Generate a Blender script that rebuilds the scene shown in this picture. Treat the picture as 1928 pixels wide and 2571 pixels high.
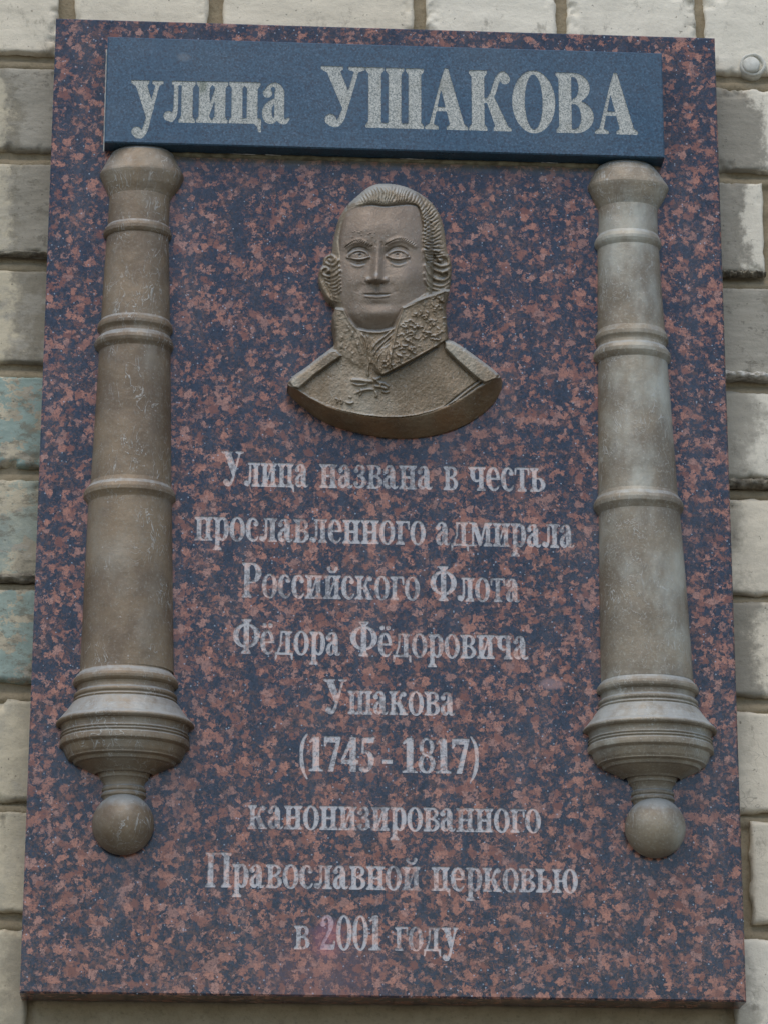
import bpy, bmesh, math, random
import numpy as np
from mathutils import Vector, Matrix
random.seed(7); rng = np.random.default_rng(7)
for o in list(bpy.data.objects): bpy.data.objects.remove(o)
S = bpy.context.scene
COL = S.collection
ZC = 2.6                                   # height of the middle of the plaque above the pavement

# ------------------------------------------------------------------ camera
CAM = np.array([-0.17631, -2.84442, -0.94896])
RT = np.array([0.998090, -0.0617421, 0.00212381])
UP = np.array([-0.0210943, -0.308284, 0.951060])
FW = np.array([0.0580657, 0.949289, 0.308998])
FPX = 8033.99
cd = bpy.data.cameras.new('camera'); cam = bpy.data.objects.new('camera', cd); COL.objects.link(cam)
M = Matrix(((RT[0], UP[0], -FW[0], CAM[0]), (RT[1], UP[1], -FW[1], CAM[1]), (RT[2], UP[2], -FW[2], CAM[2]+ZC), (0, 0, 0, 1)))
cam.matrix_world = M
cd.sensor_fit = 'HORIZONTAL'; cd.sensor_width = 36.0; cd.lens = FPX/1928*36.0
cd.clip_start = 0.05; cd.clip_end = 500
S.camera = cam
S.render.resolution_x = 767; S.render.resolution_y = 1024

# ------------------------------------------------------------------ light
W = bpy.data.worlds.new("World"); S.world = W; W.use_nodes = True
SUN_EL, SUN_AZ = math.radians(62), math.radians(-18)      # azimuth measured from straight out of the wall
nt = W.node_tree; nt.nodes.clear()
sky = nt.nodes.new('ShaderNodeTexSky'); sky.sky_type = 'NISHITA'; sky.sun_disc = False
sky.sun_elevation = SUN_EL; sky.sun_rotation = math.pi + SUN_AZ*-1
sky.air_density = 1.0; sky.dust_density = 1.0; sky.ozone_density = 1.0
bg = nt.nodes.new('ShaderNodeBackground'); bg.inputs['Strength'].default_value = 0.15
wo = nt.nodes.new('ShaderNodeOutputWorld')
nt.links.new(sky.outputs[0], bg.inputs[0]); nt.links.new(bg.outputs[0], wo.inputs[0])
sd = bpy.data.lights.new('sun', 'SUN'); sd.energy = 1.05; sd.angle = math.radians(60); sd.color = (1.0, 0.90, 0.77)
sun = bpy.data.objects.new('sun', sd); COL.objects.link(sun)
dirv = Vector((math.sin(SUN_AZ)*math.cos(SUN_EL), -math.cos(SUN_AZ)*math.cos(SUN_EL), math.sin(SUN_EL)))
sun.rotation_euler = dirv.to_track_quat('Z', 'Y').to_euler(); sun.location = (-1, -3, 7)
S.view_settings.view_transform = 'Standard'; S.view_settings.look = 'None'
S.view_settings.exposure = 0.72; S.view_settings.gamma = 1.0
S.render.engine = 'CYCLES'

# ------------------------------------------------------------------ helpers
def at(u, v, y):
    """photo pixel -> point of the vertical plane y (plaque coordinates, z from the plaque's middle)"""
    d = FW + RT*(u-964)/FPX - UP*(v-1285.5)/FPX
    return CAM + d*(y-CAM[1])/d[1]
def at_np(u, v, y):
    a = (u-964)/FPX; b = -(v-1285.5)/FPX
    dx = FW[0]+RT[0]*a+UP[0]*b; dy = FW[1]+RT[1]*a+UP[1]*b; dz = FW[2]+RT[2]*a+UP[2]*b
    t = (y-CAM[1])/dy
    return CAM[0]+dx*t, y+0*t, CAM[2]+dz*t

def tag(o, label=None, cat=None, group=None, kind=None):
    if label: o['label'] = label
    if cat: o['category'] = cat
    if group: o['group'] = group
    if kind: o['kind'] = kind
    return o
def empty(name, loc, **k):
    o = bpy.data.objects.new(name, None); COL.objects.link(o); o.location = loc
    o.empty_display_size = 0.05
    return tag(o, **k)
def mesh_obj(name, me, mat, parent=None, smooth=False):
    o = bpy.data.objects.new(name, me); COL.objects.link(o)
    if mat and not me.materials: me.materials.append(mat)
    if parent: o.parent = parent
    if smooth: me.shade_smooth()
    return o
def np_mesh(name, V, F):
    """V (n,3), F (m,4) quads"""
    me = bpy.data.meshes.new(name)
    V = np.asarray(V, np.float32); F = np.asarray(F, np.int32); k = F.shape[1]
    me.vertices.add(len(V)); me.vertices.foreach_set('co', V.ravel())
    me.loops.add(F.size); me.loops.foreach_set('vertex_index', F.ravel())
    me.polygons.add(len(F)); me.polygons.foreach_set('loop_start', np.arange(0, F.size, k, dtype=np.int32))
    me.update(calc_edges=True); me.validate()
    return me
def vnoise(x, y, seed=0):
    """smooth value noise in -1..1"""
    r = np.random.default_rng(seed).uniform(-1, 1, (256, 256))
    xi = np.floor(x).astype(int); yi = np.floor(y).astype(int); fx = x-xi; fy = y-yi
    fx = fx*fx*(3-2*fx); fy = fy*fy*(3-2*fy)
    a = r[xi % 256, yi % 256]; b = r[(xi+1) % 256, yi % 256]; c = r[xi % 256, (yi+1) % 256]; d = r[(xi+1) % 256, (yi+1) % 256]
    return (a*(1-fx)+b*fx)*(1-fy)+(c*(1-fx)+d*fx)*fy
def fbm(x, y, seed=0, o=4):
    s = 0; a = 1; t = 0
    for i in range(o):
        s = s+a*vnoise(x*2**i+13*i, y*2**i+7*i, seed+i); t += a; a *= .5
    return s/t

# ------------------------------------------------------------------ materials
class NT:
    def __init__(s, name, coord_obj=None):
        s.m = bpy.data.materials.new(name); s.m.use_nodes = True; s.t = s.m.node_tree; s.t.nodes.clear()
        s.out = s.n('ShaderNodeOutputMaterial'); s.b = s.n('ShaderNodeBsdfPrincipled'); s.l(s.b.outputs[0], s.out.inputs[0])
        tc = s.n('ShaderNodeTexCoord')
        if coord_obj: tc.object = coord_obj
        s.co = tc.outputs['Object']
    def n(s, t, **k):
        x = s.t.nodes.new(t)
        for a, b in k.items(): setattr(x, a, b)
        return x
    def l(s, a, b): s.t.links.new(a, b)
    def put(s, i, v):
        if isinstance(v, bpy.types.NodeSocket): s.l(v, i)
        elif isinstance(v, (tuple, list)) and len(v) == 3 and i.type == 'RGBA': i.default_value = (*v, 1)
        else: i.default_value = v
    def noise(s, sc, det=3, rough=.55, co=None, dist=0, col=False):
        x = s.n('ShaderNodeTexNoise'); s.put(x.inputs['Scale'], sc); s.put(x.inputs['Detail'], det)
        s.put(x.inputs['Roughness'], rough); s.put(x.inputs['Distortion'], dist); s.l(co or s.co, x.inputs['Vector'])
        return x.outputs['Color'] if col else x.outputs['Fac']
    def voro(s, sc, co=None, feat='F1', rnd=1.0):
        x = s.n('ShaderNodeTexVoronoi'); x.feature = feat; s.put(x.inputs['Scale'], sc); s.put(x.inputs['Randomness'], rnd)
        s.l(co or s.co, x.inputs['Vector']); return x
    def math(s, op, a, b=0.0, c=None, clamp=False):
        x = s.n('ShaderNodeMath', operation=op, use_clamp=clamp); s.put(x.inputs[0], a); s.put(x.inputs[1], b)
        if c is not None: s.put(x.inputs[2], c)
        return x.outputs[0]
    def vmath(s, op, a, b):
        x = s.n('ShaderNodeVectorMath', operation=op); s.put(x.inputs[0], a); s.put(x.inputs[1], b); return x.outputs[0]
    def ramp(s, f, lo, hi, a=0.0, b=1.0):
        x = s.n('ShaderNodeMapRange', interpolation_type='SMOOTHSTEP'); s.put(x.inputs['Value'], f)
        for nme, v in (('From Min', lo), ('From Max', hi), ('To Min', a), ('To Max', b)): s.put(x.inputs[nme], v)
        return x.outputs[0]
    def mix(s, f, a, b, mode='MIX'):
        x = s.n('ShaderNodeMix', data_type='RGBA', blend_type=mode); s.put(x.inputs[0], f)
        s.put(x.inputs[6], a); s.put(x.inputs[7], b); return x.outputs[2]
    def sep(s, v):
        x = s.n('ShaderNodeSeparateXYZ'); s.l(v, x.inputs[0]); return x.outputs
    def sepc(s, v):
        x = s.n('ShaderNodeSeparateColor'); s.l(v, x.inputs[0]); return x.outputs
    def scale(s, v, xyz, loc=(0, 0, 0), rot=(0, 0, 0)):
        x = s.n('ShaderNodeMapping'); s.l(v, x.inputs[0]); x.inputs['Scale'].default_value = xyz
        x.inputs['Location'].default_value = loc; x.inputs['Rotation'].default_value = rot; return x.outputs[0]
    def bump(s, h, dist, strength=1.0):
        x = s.n('ShaderNodeBump'); s.put(x.inputs['Height'], h); x.inputs['Distance'].default_value = dist
        x.inputs['Strength'].default_value = strength; s.l(x.outputs[0], s.b.inputs['Normal']); return x
    def fin(s, col, rough, spec=.5, metal=0.0):
        s.put(s.b.inputs['Base Color'], col); s.put(s.b.inputs['Roughness'], rough)
        s.put(s.b.inputs['Specular IOR Level'], spec); s.put(s.b.inputs['Metallic'], metal); return s.m

def spot(k, co, x, z, rx, rz, soft=.5):
    """soft elliptical mask in the plane of the wall"""
    p = k.sep(co)
    a = k.math('DIVIDE', k.math('SUBTRACT', p[0], x), rx); b = k.math('DIVIDE', k.math('SUBTRACT', p[2], z), rz)
    d = k.math('SQRT', k.math('ADD', k.math('MULTIPLY', a, a), k.math('MULTIPLY', b, b)))
    d = k.math('ADD', d, k.math('MULTIPLY', k.math('SUBTRACT', k.noise(60, 4), .5), 1.1))
    return k.ramp(d, 1-soft, 1+soft, 1, 0)

def granite_color(k):
    w = k.vmath('SCALE', k.vmath('SUBTRACT', k.noise(210, 4, .75, col=True), (.5, .5, .5)), (0, 0, 0))
    w.node.inputs['Scale'].default_value = 0.0105
    co = k.vmath('ADD', k.co, w)
    v1 = k.voro(165, co); r1 = k.sepc(v1.outputs['Color'])
    v4 = k.voro(310, k.scale(co, (1, 1, 1), loc=(1.3, 0, 2.1))); r4 = k.sepc(v4.outputs['Color'])
    v2 = k.voro(460, co); r2 = k.sepc(v2.outputs['Color'])
    big = k.math('SUBTRACT', k.noise(46, 4, .6), .5); fine = k.math('SUBTRACT', k.noise(520, 3, .75), .5)
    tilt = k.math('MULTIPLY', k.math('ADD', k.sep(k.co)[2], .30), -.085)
    # dull brown ground mass between the crystals
    g = k.math('ADD', k.math('ADD', k.math('MULTIPLY', r2[0], .55), k.math('MULTIPLY', big, 1.0)), k.math('MULTIPLY', fine, 1.0))
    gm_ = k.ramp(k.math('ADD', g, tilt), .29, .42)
    f = k.math('ADD', k.math('ADD', r1[0], k.math('MULTIPLY', big, 1.15)), k.math('MULTIPLY', fine, .35))
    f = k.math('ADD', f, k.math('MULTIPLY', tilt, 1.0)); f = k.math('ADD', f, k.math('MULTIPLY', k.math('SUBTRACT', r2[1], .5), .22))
    m = k.ramp(f, .71, .76)
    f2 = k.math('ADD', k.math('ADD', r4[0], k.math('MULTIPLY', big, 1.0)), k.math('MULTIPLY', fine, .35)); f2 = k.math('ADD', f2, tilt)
    m = k.math('MAXIMUM', m, k.math('MULTIPLY', k.ramp(f2, .80, .86), k.ramp(r4[1], 0, 1, .45, 1)))
    m = k.math('MULTIPLY', m, k.ramp(k.noise(330, 3, .8), .34, .50, .25, 1))
    pink = k.mix(r1[1], (.155, .053, .030), (.375, .165, .102))
    pink = k.mix(k.ramp(r1[2], .75, .8, 0, .5), pink, (.34, .20, .155))
    pink = k.mix(k.ramp(k.noise(480, 3, .8), .46, .62, 0, .6), pink, (.10, .048, .042))
    dark = k.mix(r2[2], (.004, .007, .014), (.020, .029, .048))
    dark = k.mix(k.math('MULTIPLY', gm_, .85), dark, k.mix(r2[1], (.045, .024, .018), (.13, .060, .040)))
    dark = k.mix(k.ramp(k.noise(700, 2, .7), .60, .70, 0, .5), dark, (.13, .12, .13))
    c = k.mix(m, dark, pink)
    v3 = k.voro(480); r3 = k.sepc(v3.outputs['Color'])
    sp = k.math('MULTIPLY', k.ramp(r3[0], .975, .98), k.ramp(v3.outputs['Distance'], .25, .45, 1, 0))
    c = k.mix(k.math('MULTIPLY', sp, .6), c, (.36, .42, .48))
    return c, m

def mat_granite(root):
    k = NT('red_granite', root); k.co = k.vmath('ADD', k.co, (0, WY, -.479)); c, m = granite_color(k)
    # rain streaks of grey dust, cement stain below the name plate, pink paint smudge on the date
    st = k.noise(9, 5, .6, k.scale(k.co, (3.2, 1, .7)))
    c = k.mix(k.ramp(st, .45, .75, .0, .07), c, (.33, .31, .30))
    p = k.sep(k.co)
    band = k.math('MULTIPLY', k.math('MULTIPLY', k.ramp(p[2], .322, .339), k.ramp(p[2], .343, .346, 1, 0)), k.ramp(k.math('ABSOLUTE', p[0]), .262, .268, 1, 0))
    band = k.math('MULTIPLY', band, k.ramp(k.math('ADD', k.noise(30, 4), k.math('MULTIPLY', p[2], .0)), .3, .6, .25, .75))
    c = k.mix(band, c, (.16, .145, .10))
    q = at(812, 2350, 0); c = k.mix(k.math('MULTIPLY', spot(k, k.co, q[0]+.004, q[2]-.002, .013, .015), .3), c, (.36, .09, .12))
    q = at(820, 2440, 0); c = k.mix(k.math('MULTIPLY', spot(k, k.co, q[0], q[2], .05, .03, .8), .2), c, (.26, .11, .10))
    q = at(1385, 1718, 0); c = k.mix(k.math('MULTIPLY', spot(k, k.co, q[0], q[2], .011, .005, .3), .35), c, (.46, .28, .25))
    r = k.ramp(k.noise(24, 4), .3, .7, .16, .28)
    k.bump(k.noise(900, 2), .00005, .5)
    return k.fin(c, r, .42)
def mat_granite_letter(root):
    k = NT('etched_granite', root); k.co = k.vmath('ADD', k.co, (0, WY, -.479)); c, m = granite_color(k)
    pale = k.mix(m, (.44, .43, .425), (.60, .45, .39))
    wear = k.math('ADD', k.noise(230, 4, .75), k.math('MULTIPLY', k.math('SUBTRACT', k.noise(22, 2), .5), .6))
    c2 = k.mix(k.ramp(wear, .36, .54, .38, .95), c, pale)
    c2 = k.mix(k.ramp(k.noise(520, 3, .75), .56, .63, 0, .7), c2, (.10, .10, .11))
    q = at(822, 2340, 0); c2 = k.mix(k.math('MULTIPLY', spot(k, k.co, q[0]-.004, q[2], .011, .018), .42), c2, (.40, .13, .17))
    k.bump(k.noise(1400, 3), .0003, .6)
    return k.fin(c2, .75, .3)
def mat_plate(root):
    k = NT('blue_black_gabbro', root); k.co = k.vmath('ADD', k.co, (0, 0, .3383))
    n = k.noise(520, 3, .7); c = k.mix(k.ramp(n, .35, .7), (.006, .028, .050), (.026, .074, .115))
    v = k.voro(600); r = k.sepc(v.outputs['Color'])
    c = k.mix(k.ramp(r[0], .9, .93, 0, .4), c, (.07, .12, .17))
    c = k.mix(k.ramp(r[1], .85, .9, 0, .7), c, (.004, .010, .022))
    st = k.noise(7, 5, .65, k.scale(k.co, (1, 1, 2)))
    c = k.mix(k.ramp(st, .4, .75, 0, .16), c, (.10, .12, .13))
    q = at(462, 142, -.02); c = k.mix(k.math('MULTIPLY', spot(k, k.co, q[0], q[2], .006, .004), .35), c, (.16, .17, .17))
    k.bump(n, .00012, .5)
    return k.fin(c, k.ramp(k.noise(12, 3), .3, .7, .26, .38), .55)
def mat_plate_letter(root):
    k = NT('etched_gabbro', root); k.co = k.vmath('ADD', k.co, (0, 0, .3383))
    n = k.noise(900, 2, .8); c = k.mix(k.ramp(n, .36, .62), (.15, .17, .16), (.50, .49, .43))
    c = k.mix(k.ramp(k.noise(45, 4, .7), .50, .72, 0, .35), c, (.17, .165, .125))
    c = k.mix(k.ramp(k.noise(800, 2), .64, .72, 0, .7), c, (.05, .07, .08))
    q = at(510, 215, -.02); c = k.mix(k.math('MULTIPLY', spot(k, k.co, q[0], q[2], .004, .008), .5), c, (.05, .07, .03))
    k.bump(n, .0005, .7)
    return k.fin(c, .8, .3)
def mat_bronze(name, base, dark, dust, seed=0, scratch=.5, dustamt=.55, pale=0.0):
    k = NT(name)
    co = k.scale(k.co, (1, 1, 1), loc=(seed*.37, seed*.11, seed*.23))
    c = k.mix(k.ramp(k.noise(18, 5, .6, co), .35, .68), dark, base)
    c = k.mix(k.ramp(k.noise(11, 4, .6, k.scale(co, (1.6, 1, .8))), .48, .72, pale, dustamt), c, dust)
    c = k.mix(k.ramp(k.noise(400, 3, .7, co), .50, .75, 0, .5), c, dust)
    # scratches and casting wrinkles
    wz = k.scale(co, (1, 1, .45))
    v = k.noise(75, 3, .55, wz, 1.2)
    ridge = k.ramp(k.math('ABSOLUTE', k.math('SUBTRACT', v, .5)), .0, .016, 1, 0)
    gate = k.ramp(k.noise(22, 3, .6, co), .44, .60)
    s1 = k.math('MULTIPLY', ridge, gate)
    c = k.mix(k.math('MULTIPLY', s1, scratch), c, (.42, .42, .38))
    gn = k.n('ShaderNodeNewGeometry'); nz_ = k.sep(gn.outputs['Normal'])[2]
    c = k.mix(k.math('MULTIPLY', k.ramp(k.math('ADD', nz_, k.math('MULTIPLY', k.math('SUBTRACT', k.noise(120, 3), .5), .5)), .28, .70), .50), c, (.36, .40, .40))  # upward faces paler: ledge dust, tinted blue-grey to paint in sky highlights
    sp = k.ramp(k.noise(260, 2, .6, co), .70, .74)
    c = k.mix(k.math('MULTIPLY', sp, .5), c, (.40, .38, .34))
    h = k.math('ADD', k.math('MULTIPLY', k.noise(240, 5, .7, co), .8), k.math('MULTIPLY', s1, .35))
    h = k.math('ADD', h, k.math('MULTIPLY', k.noise(40, 3, .6, co), 1.4))
    k.bump(h, .0011, .55)
    return k.fin(c, k.ramp(k.noise(50, 3, .6, co), .3, .7, .46, .62), .55, .25)

def mat_brick(name, tone, smear=0.0, teal=0.0, grey=0.0):
    k = NT(name)
    tc = k.n('ShaderNodeNewGeometry'); pos = tc.outputs['Position']
    k.co = pos
    lo = tone; c = k.mix(k.noise(30, 4, .6), tuple(v*.86 for v in lo), tuple(min(v*1.1, .8) for v in lo))
    c = k.mix(k.ramp(k.noise(90, 5, .7, k.scale(pos, (.5, 1, 1.6))), .5, .8, 0, .35), c, tuple(v*.62 for v in lo))
    c = k.mix(k.ramp(k.noise(700, 2, .6), .62, .72, 0, .3), c, tuple(v*.5 for v in lo))
    # cement smeared across the face beside the plaque
    p = k.sep(pos); ax = k.math('ABSOLUTE', p[0])
    d = k.math('SUBTRACT', ax, .325)
    e = k.math('ADD', d, k.math('MULTIPLY', k.math('SUBTRACT', k.noise(13, 5, .65), .5), .12))
    sm = k.math('MULTIPLY', k.ramp(k.math('ADD', e, k.math('MULTIPLY', k.math('SUBTRACT', k.noise(150, 4, .8), .5), .03)), -.004+.034*smear, .020+.036*smear, .95, 0), min(1, smear*1.1))
    g = k.mix(k.noise(120, 4, .7, k.scale(pos, (.35, 1, 2.2))), (.19, .175, .135), (.42, .385, .31))
    g = k.mix(k.ramp(k.noise(70, 6, .8, k.scale(pos, (.7, 1, 1.2), loc=(6, 0, 1))), .54, .66, 0, .6), g, (.075, .068, .052))
    rim_ = k.math('MULTIPLY', k.math('MULTIPLY', sm, k.math('SUBTRACT', 1.0, sm)), 3.0, clamp=True)
    c = k.mix(sm, c, g); c = k.mix(k.math('MULTIPLY', rim_, .7), c, (.07, .062, .045))
    c = k.mix(k.math('MULTIPLY', k.ramp(k.noise(38, 5, .7, k.scale(pos, (1, 1, 1), loc=(3, 0, 5))), .47, .62), grey), c, g)
    if teal:
        t = k.ramp(k.noise(34, 5, .72, k.scale(pos, (.8, 1, 1), loc=(9, 0, 2))), .46, .50)
        c = k.mix(k.math('MULTIPLY', t, teal), c, k.mix(k.noise(120, 3), (.15, .22, .19), (.27, .36, .32)))
        c = k.mix(k.ramp(k.noise(60, 6, .8, k.scale(pos, (.8, 1, 1.4))), .48, .60, 0, .75), c, (.16, .145, .105))
    so = k.ramp(k.noise(26, 6, .75, k.scale(pos, (1.3, 1, .8), loc=(1, 0, 8))), .56, .70, 0, .55)
    c = k.mix(so, c, (.13, .115, .085))
    c = k.mix(k.ramp(k.noise(210, 3, .6, k.scale(pos, (1, 1, 1), loc=(2, 0, 3))), .68, .72, 0, .6), c, (.08, .07, .05))
    # small hairline crack
    v = k.noise(9, 4, .5, k.scale(pos, (1, 1, 1.3), loc=(4, 1, 0)))
    cr = k.math('MULTIPLY', k.ramp(k.math('ABSOLUTE', k.math('SUBTRACT', v, .5)), 0, .0022, 1, 0), k.ramp(k.noise(12, 2), .5, .6))
    c = k.mix(k.math('MULTIPLY', cr, .6), c, tuple(v*.35 for v in lo))
    h = k.math('ADD', k.noise(160, 5, .7), k.math('MULTIPLY', sm, .5))
    h = k.math('ADD', h, k.math('MULTIPLY', k.noise(30, 4, .6, k.scale(pos, (.6, 1, 1.5))), 1.2))
    k.bump(h, .0016, .6)
    return k.fin(c, .9, .2)
def mat_mortar():
    k = NT('old_mortar'); c = k.mix(k.noise(40, 5, .7), (.17, .13, .075), (.36, .30, .20))
    c = k.mix(k.ramp(k.noise(200, 4, .7), .5, .75, 0, .5), c, (.12, .095, .06))
    k.bump(k.noise(300, 5, .7), .0015, .8); return k.fin(c, .95, .15)
def mat_simple(name, a, b, sc=200, rough=.85, bd=.0006):
    k = NT(name); n = k.noise(sc, 4, .65); c = k.mix(k.ramp(n, .3, .7), a, b); k.bump(n, bd, .7); return k.fin(c, rough, .25)

# ------------------------------------------------------------------ lettering: an old-style serif alphabet, drawn stroke by stroke
def sd_poly(X, Y, P):
    P = np.asarray(P, float); d = np.full(X.shape, 1e9); ins = np.zeros(X.shape, bool); n = len(P)
    for i in range(n):
        a = P[i]; b = P[(i+1) % n]; e = b-a; wx = X-a[0]; wy = Y-a[1]
        t = np.clip((wx*e[0]+wy*e[1])/(e@e+1e-12), 0, 1)
        d = np.minimum(d, (wx-e[0]*t)**2+(wy-e[1]*t)**2)
        c = ((a[1] > Y) != (b[1] > Y))
        if a[1] != b[1]:
            c &= X < (b[0]-a[0])*(Y-a[1])/(b[1]-a[1])+a[0]
            ins ^= c
    d = np.sqrt(d); return np.where(ins, -d, d)
def R(x0, y0, x1, y1): return ('P', [(x0, y0), (x1, y0), (x1, y1), (x0, y1)])
def P(*p): return ('P', list(p))
def O(cx, cy, rx, ry, ix, iy, half=None): return ('O', cx, cy, rx, ry, ix, iy, half)
def T(*p): return ('T', list(p))             # stroke of varying width (x, y, width)
def B(x, y, r): return ('O', x, y, r, r, 0, 0, None)
def stem(x0, x1, y0, y1, top='lr', bot='lr', e=4.6, s=4.6):
    o = [('P', [(x0, y0), (x1, y0), (x1, y1), (x0, y1)], 'stem')]
    tl = x0-(e if 'l' in top else 0); tr = x1+(e if 'r' in top else 0)
    bl = x0-(e if 'l' in bot else 0); br = x1+(e if 'r' in bot else 0)
    if top: o.append(P((tl, y1), (tr, y1), (tr, y1-s*.8), (x1, y1-s*2), (x0, y1-s*2), (tl, y1-s*.8)))
    if bot: o.append(P((bl, y0), (br, y0), (br, y0+s*.8), (x1, y0+s*2), (x0, y0+s*2), (bl, y0+s*.8)))
    return o
X = 68; TK = 17
dots = [B(15, 83, 6.5), B(33, 83, 6.5)]
breve = [B(17, 89, 5), B(39, 89, 5), T((15, 86, 5), (21, 79, 6), (28, 77.5, 6), (35, 79, 6), (41, 86, 5))]
e_ = [T((39, 40, 11), (36, 53, 11), (31, 62, 8), (24, 66, 5), (16, 61, 9), (11, 49, 14), (10, 34, 15.5), (12, 18, 15), (18, 7, 11), (27, 2.5, 7), (35, 6, 5), (41, 15, 3.5)), R(12, 32.5, 44.5, 37.5)]
i_ = stem(6, 22, 0, X)+stem(33, 49, 0, X)+[P((19, 4), (19, 16), (36, 64), (36, 52))]
a_ = [T((11, 54, 6), (15, 62, 5), (22, 65.5, 5), (29, 62, 9), (32, 54, 13)), B(11.5, 51, 7), R(24.5, 10, 39, 54),
      T((32, 12, 14), (36, 5, 9), (42, 3.5, 6), (47, 8, 3)), T((30, 41, 5), (20, 36, 7), (13, 28, 11), (10.5, 18, 14), (13, 8, 13), (20, 4.5, 8), (28, 10, 4.5))]
sh_ = lambda n, x0, tk, gap, cap, ext: sum([stem(x0+i*(tk+gap), x0+i*(tk+gap)+tk, 0, cap) for i in range(n)], [])+[R(x0-3, 0, x0+n*tk+(n-1)*gap+3, 6.5)]
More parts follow.
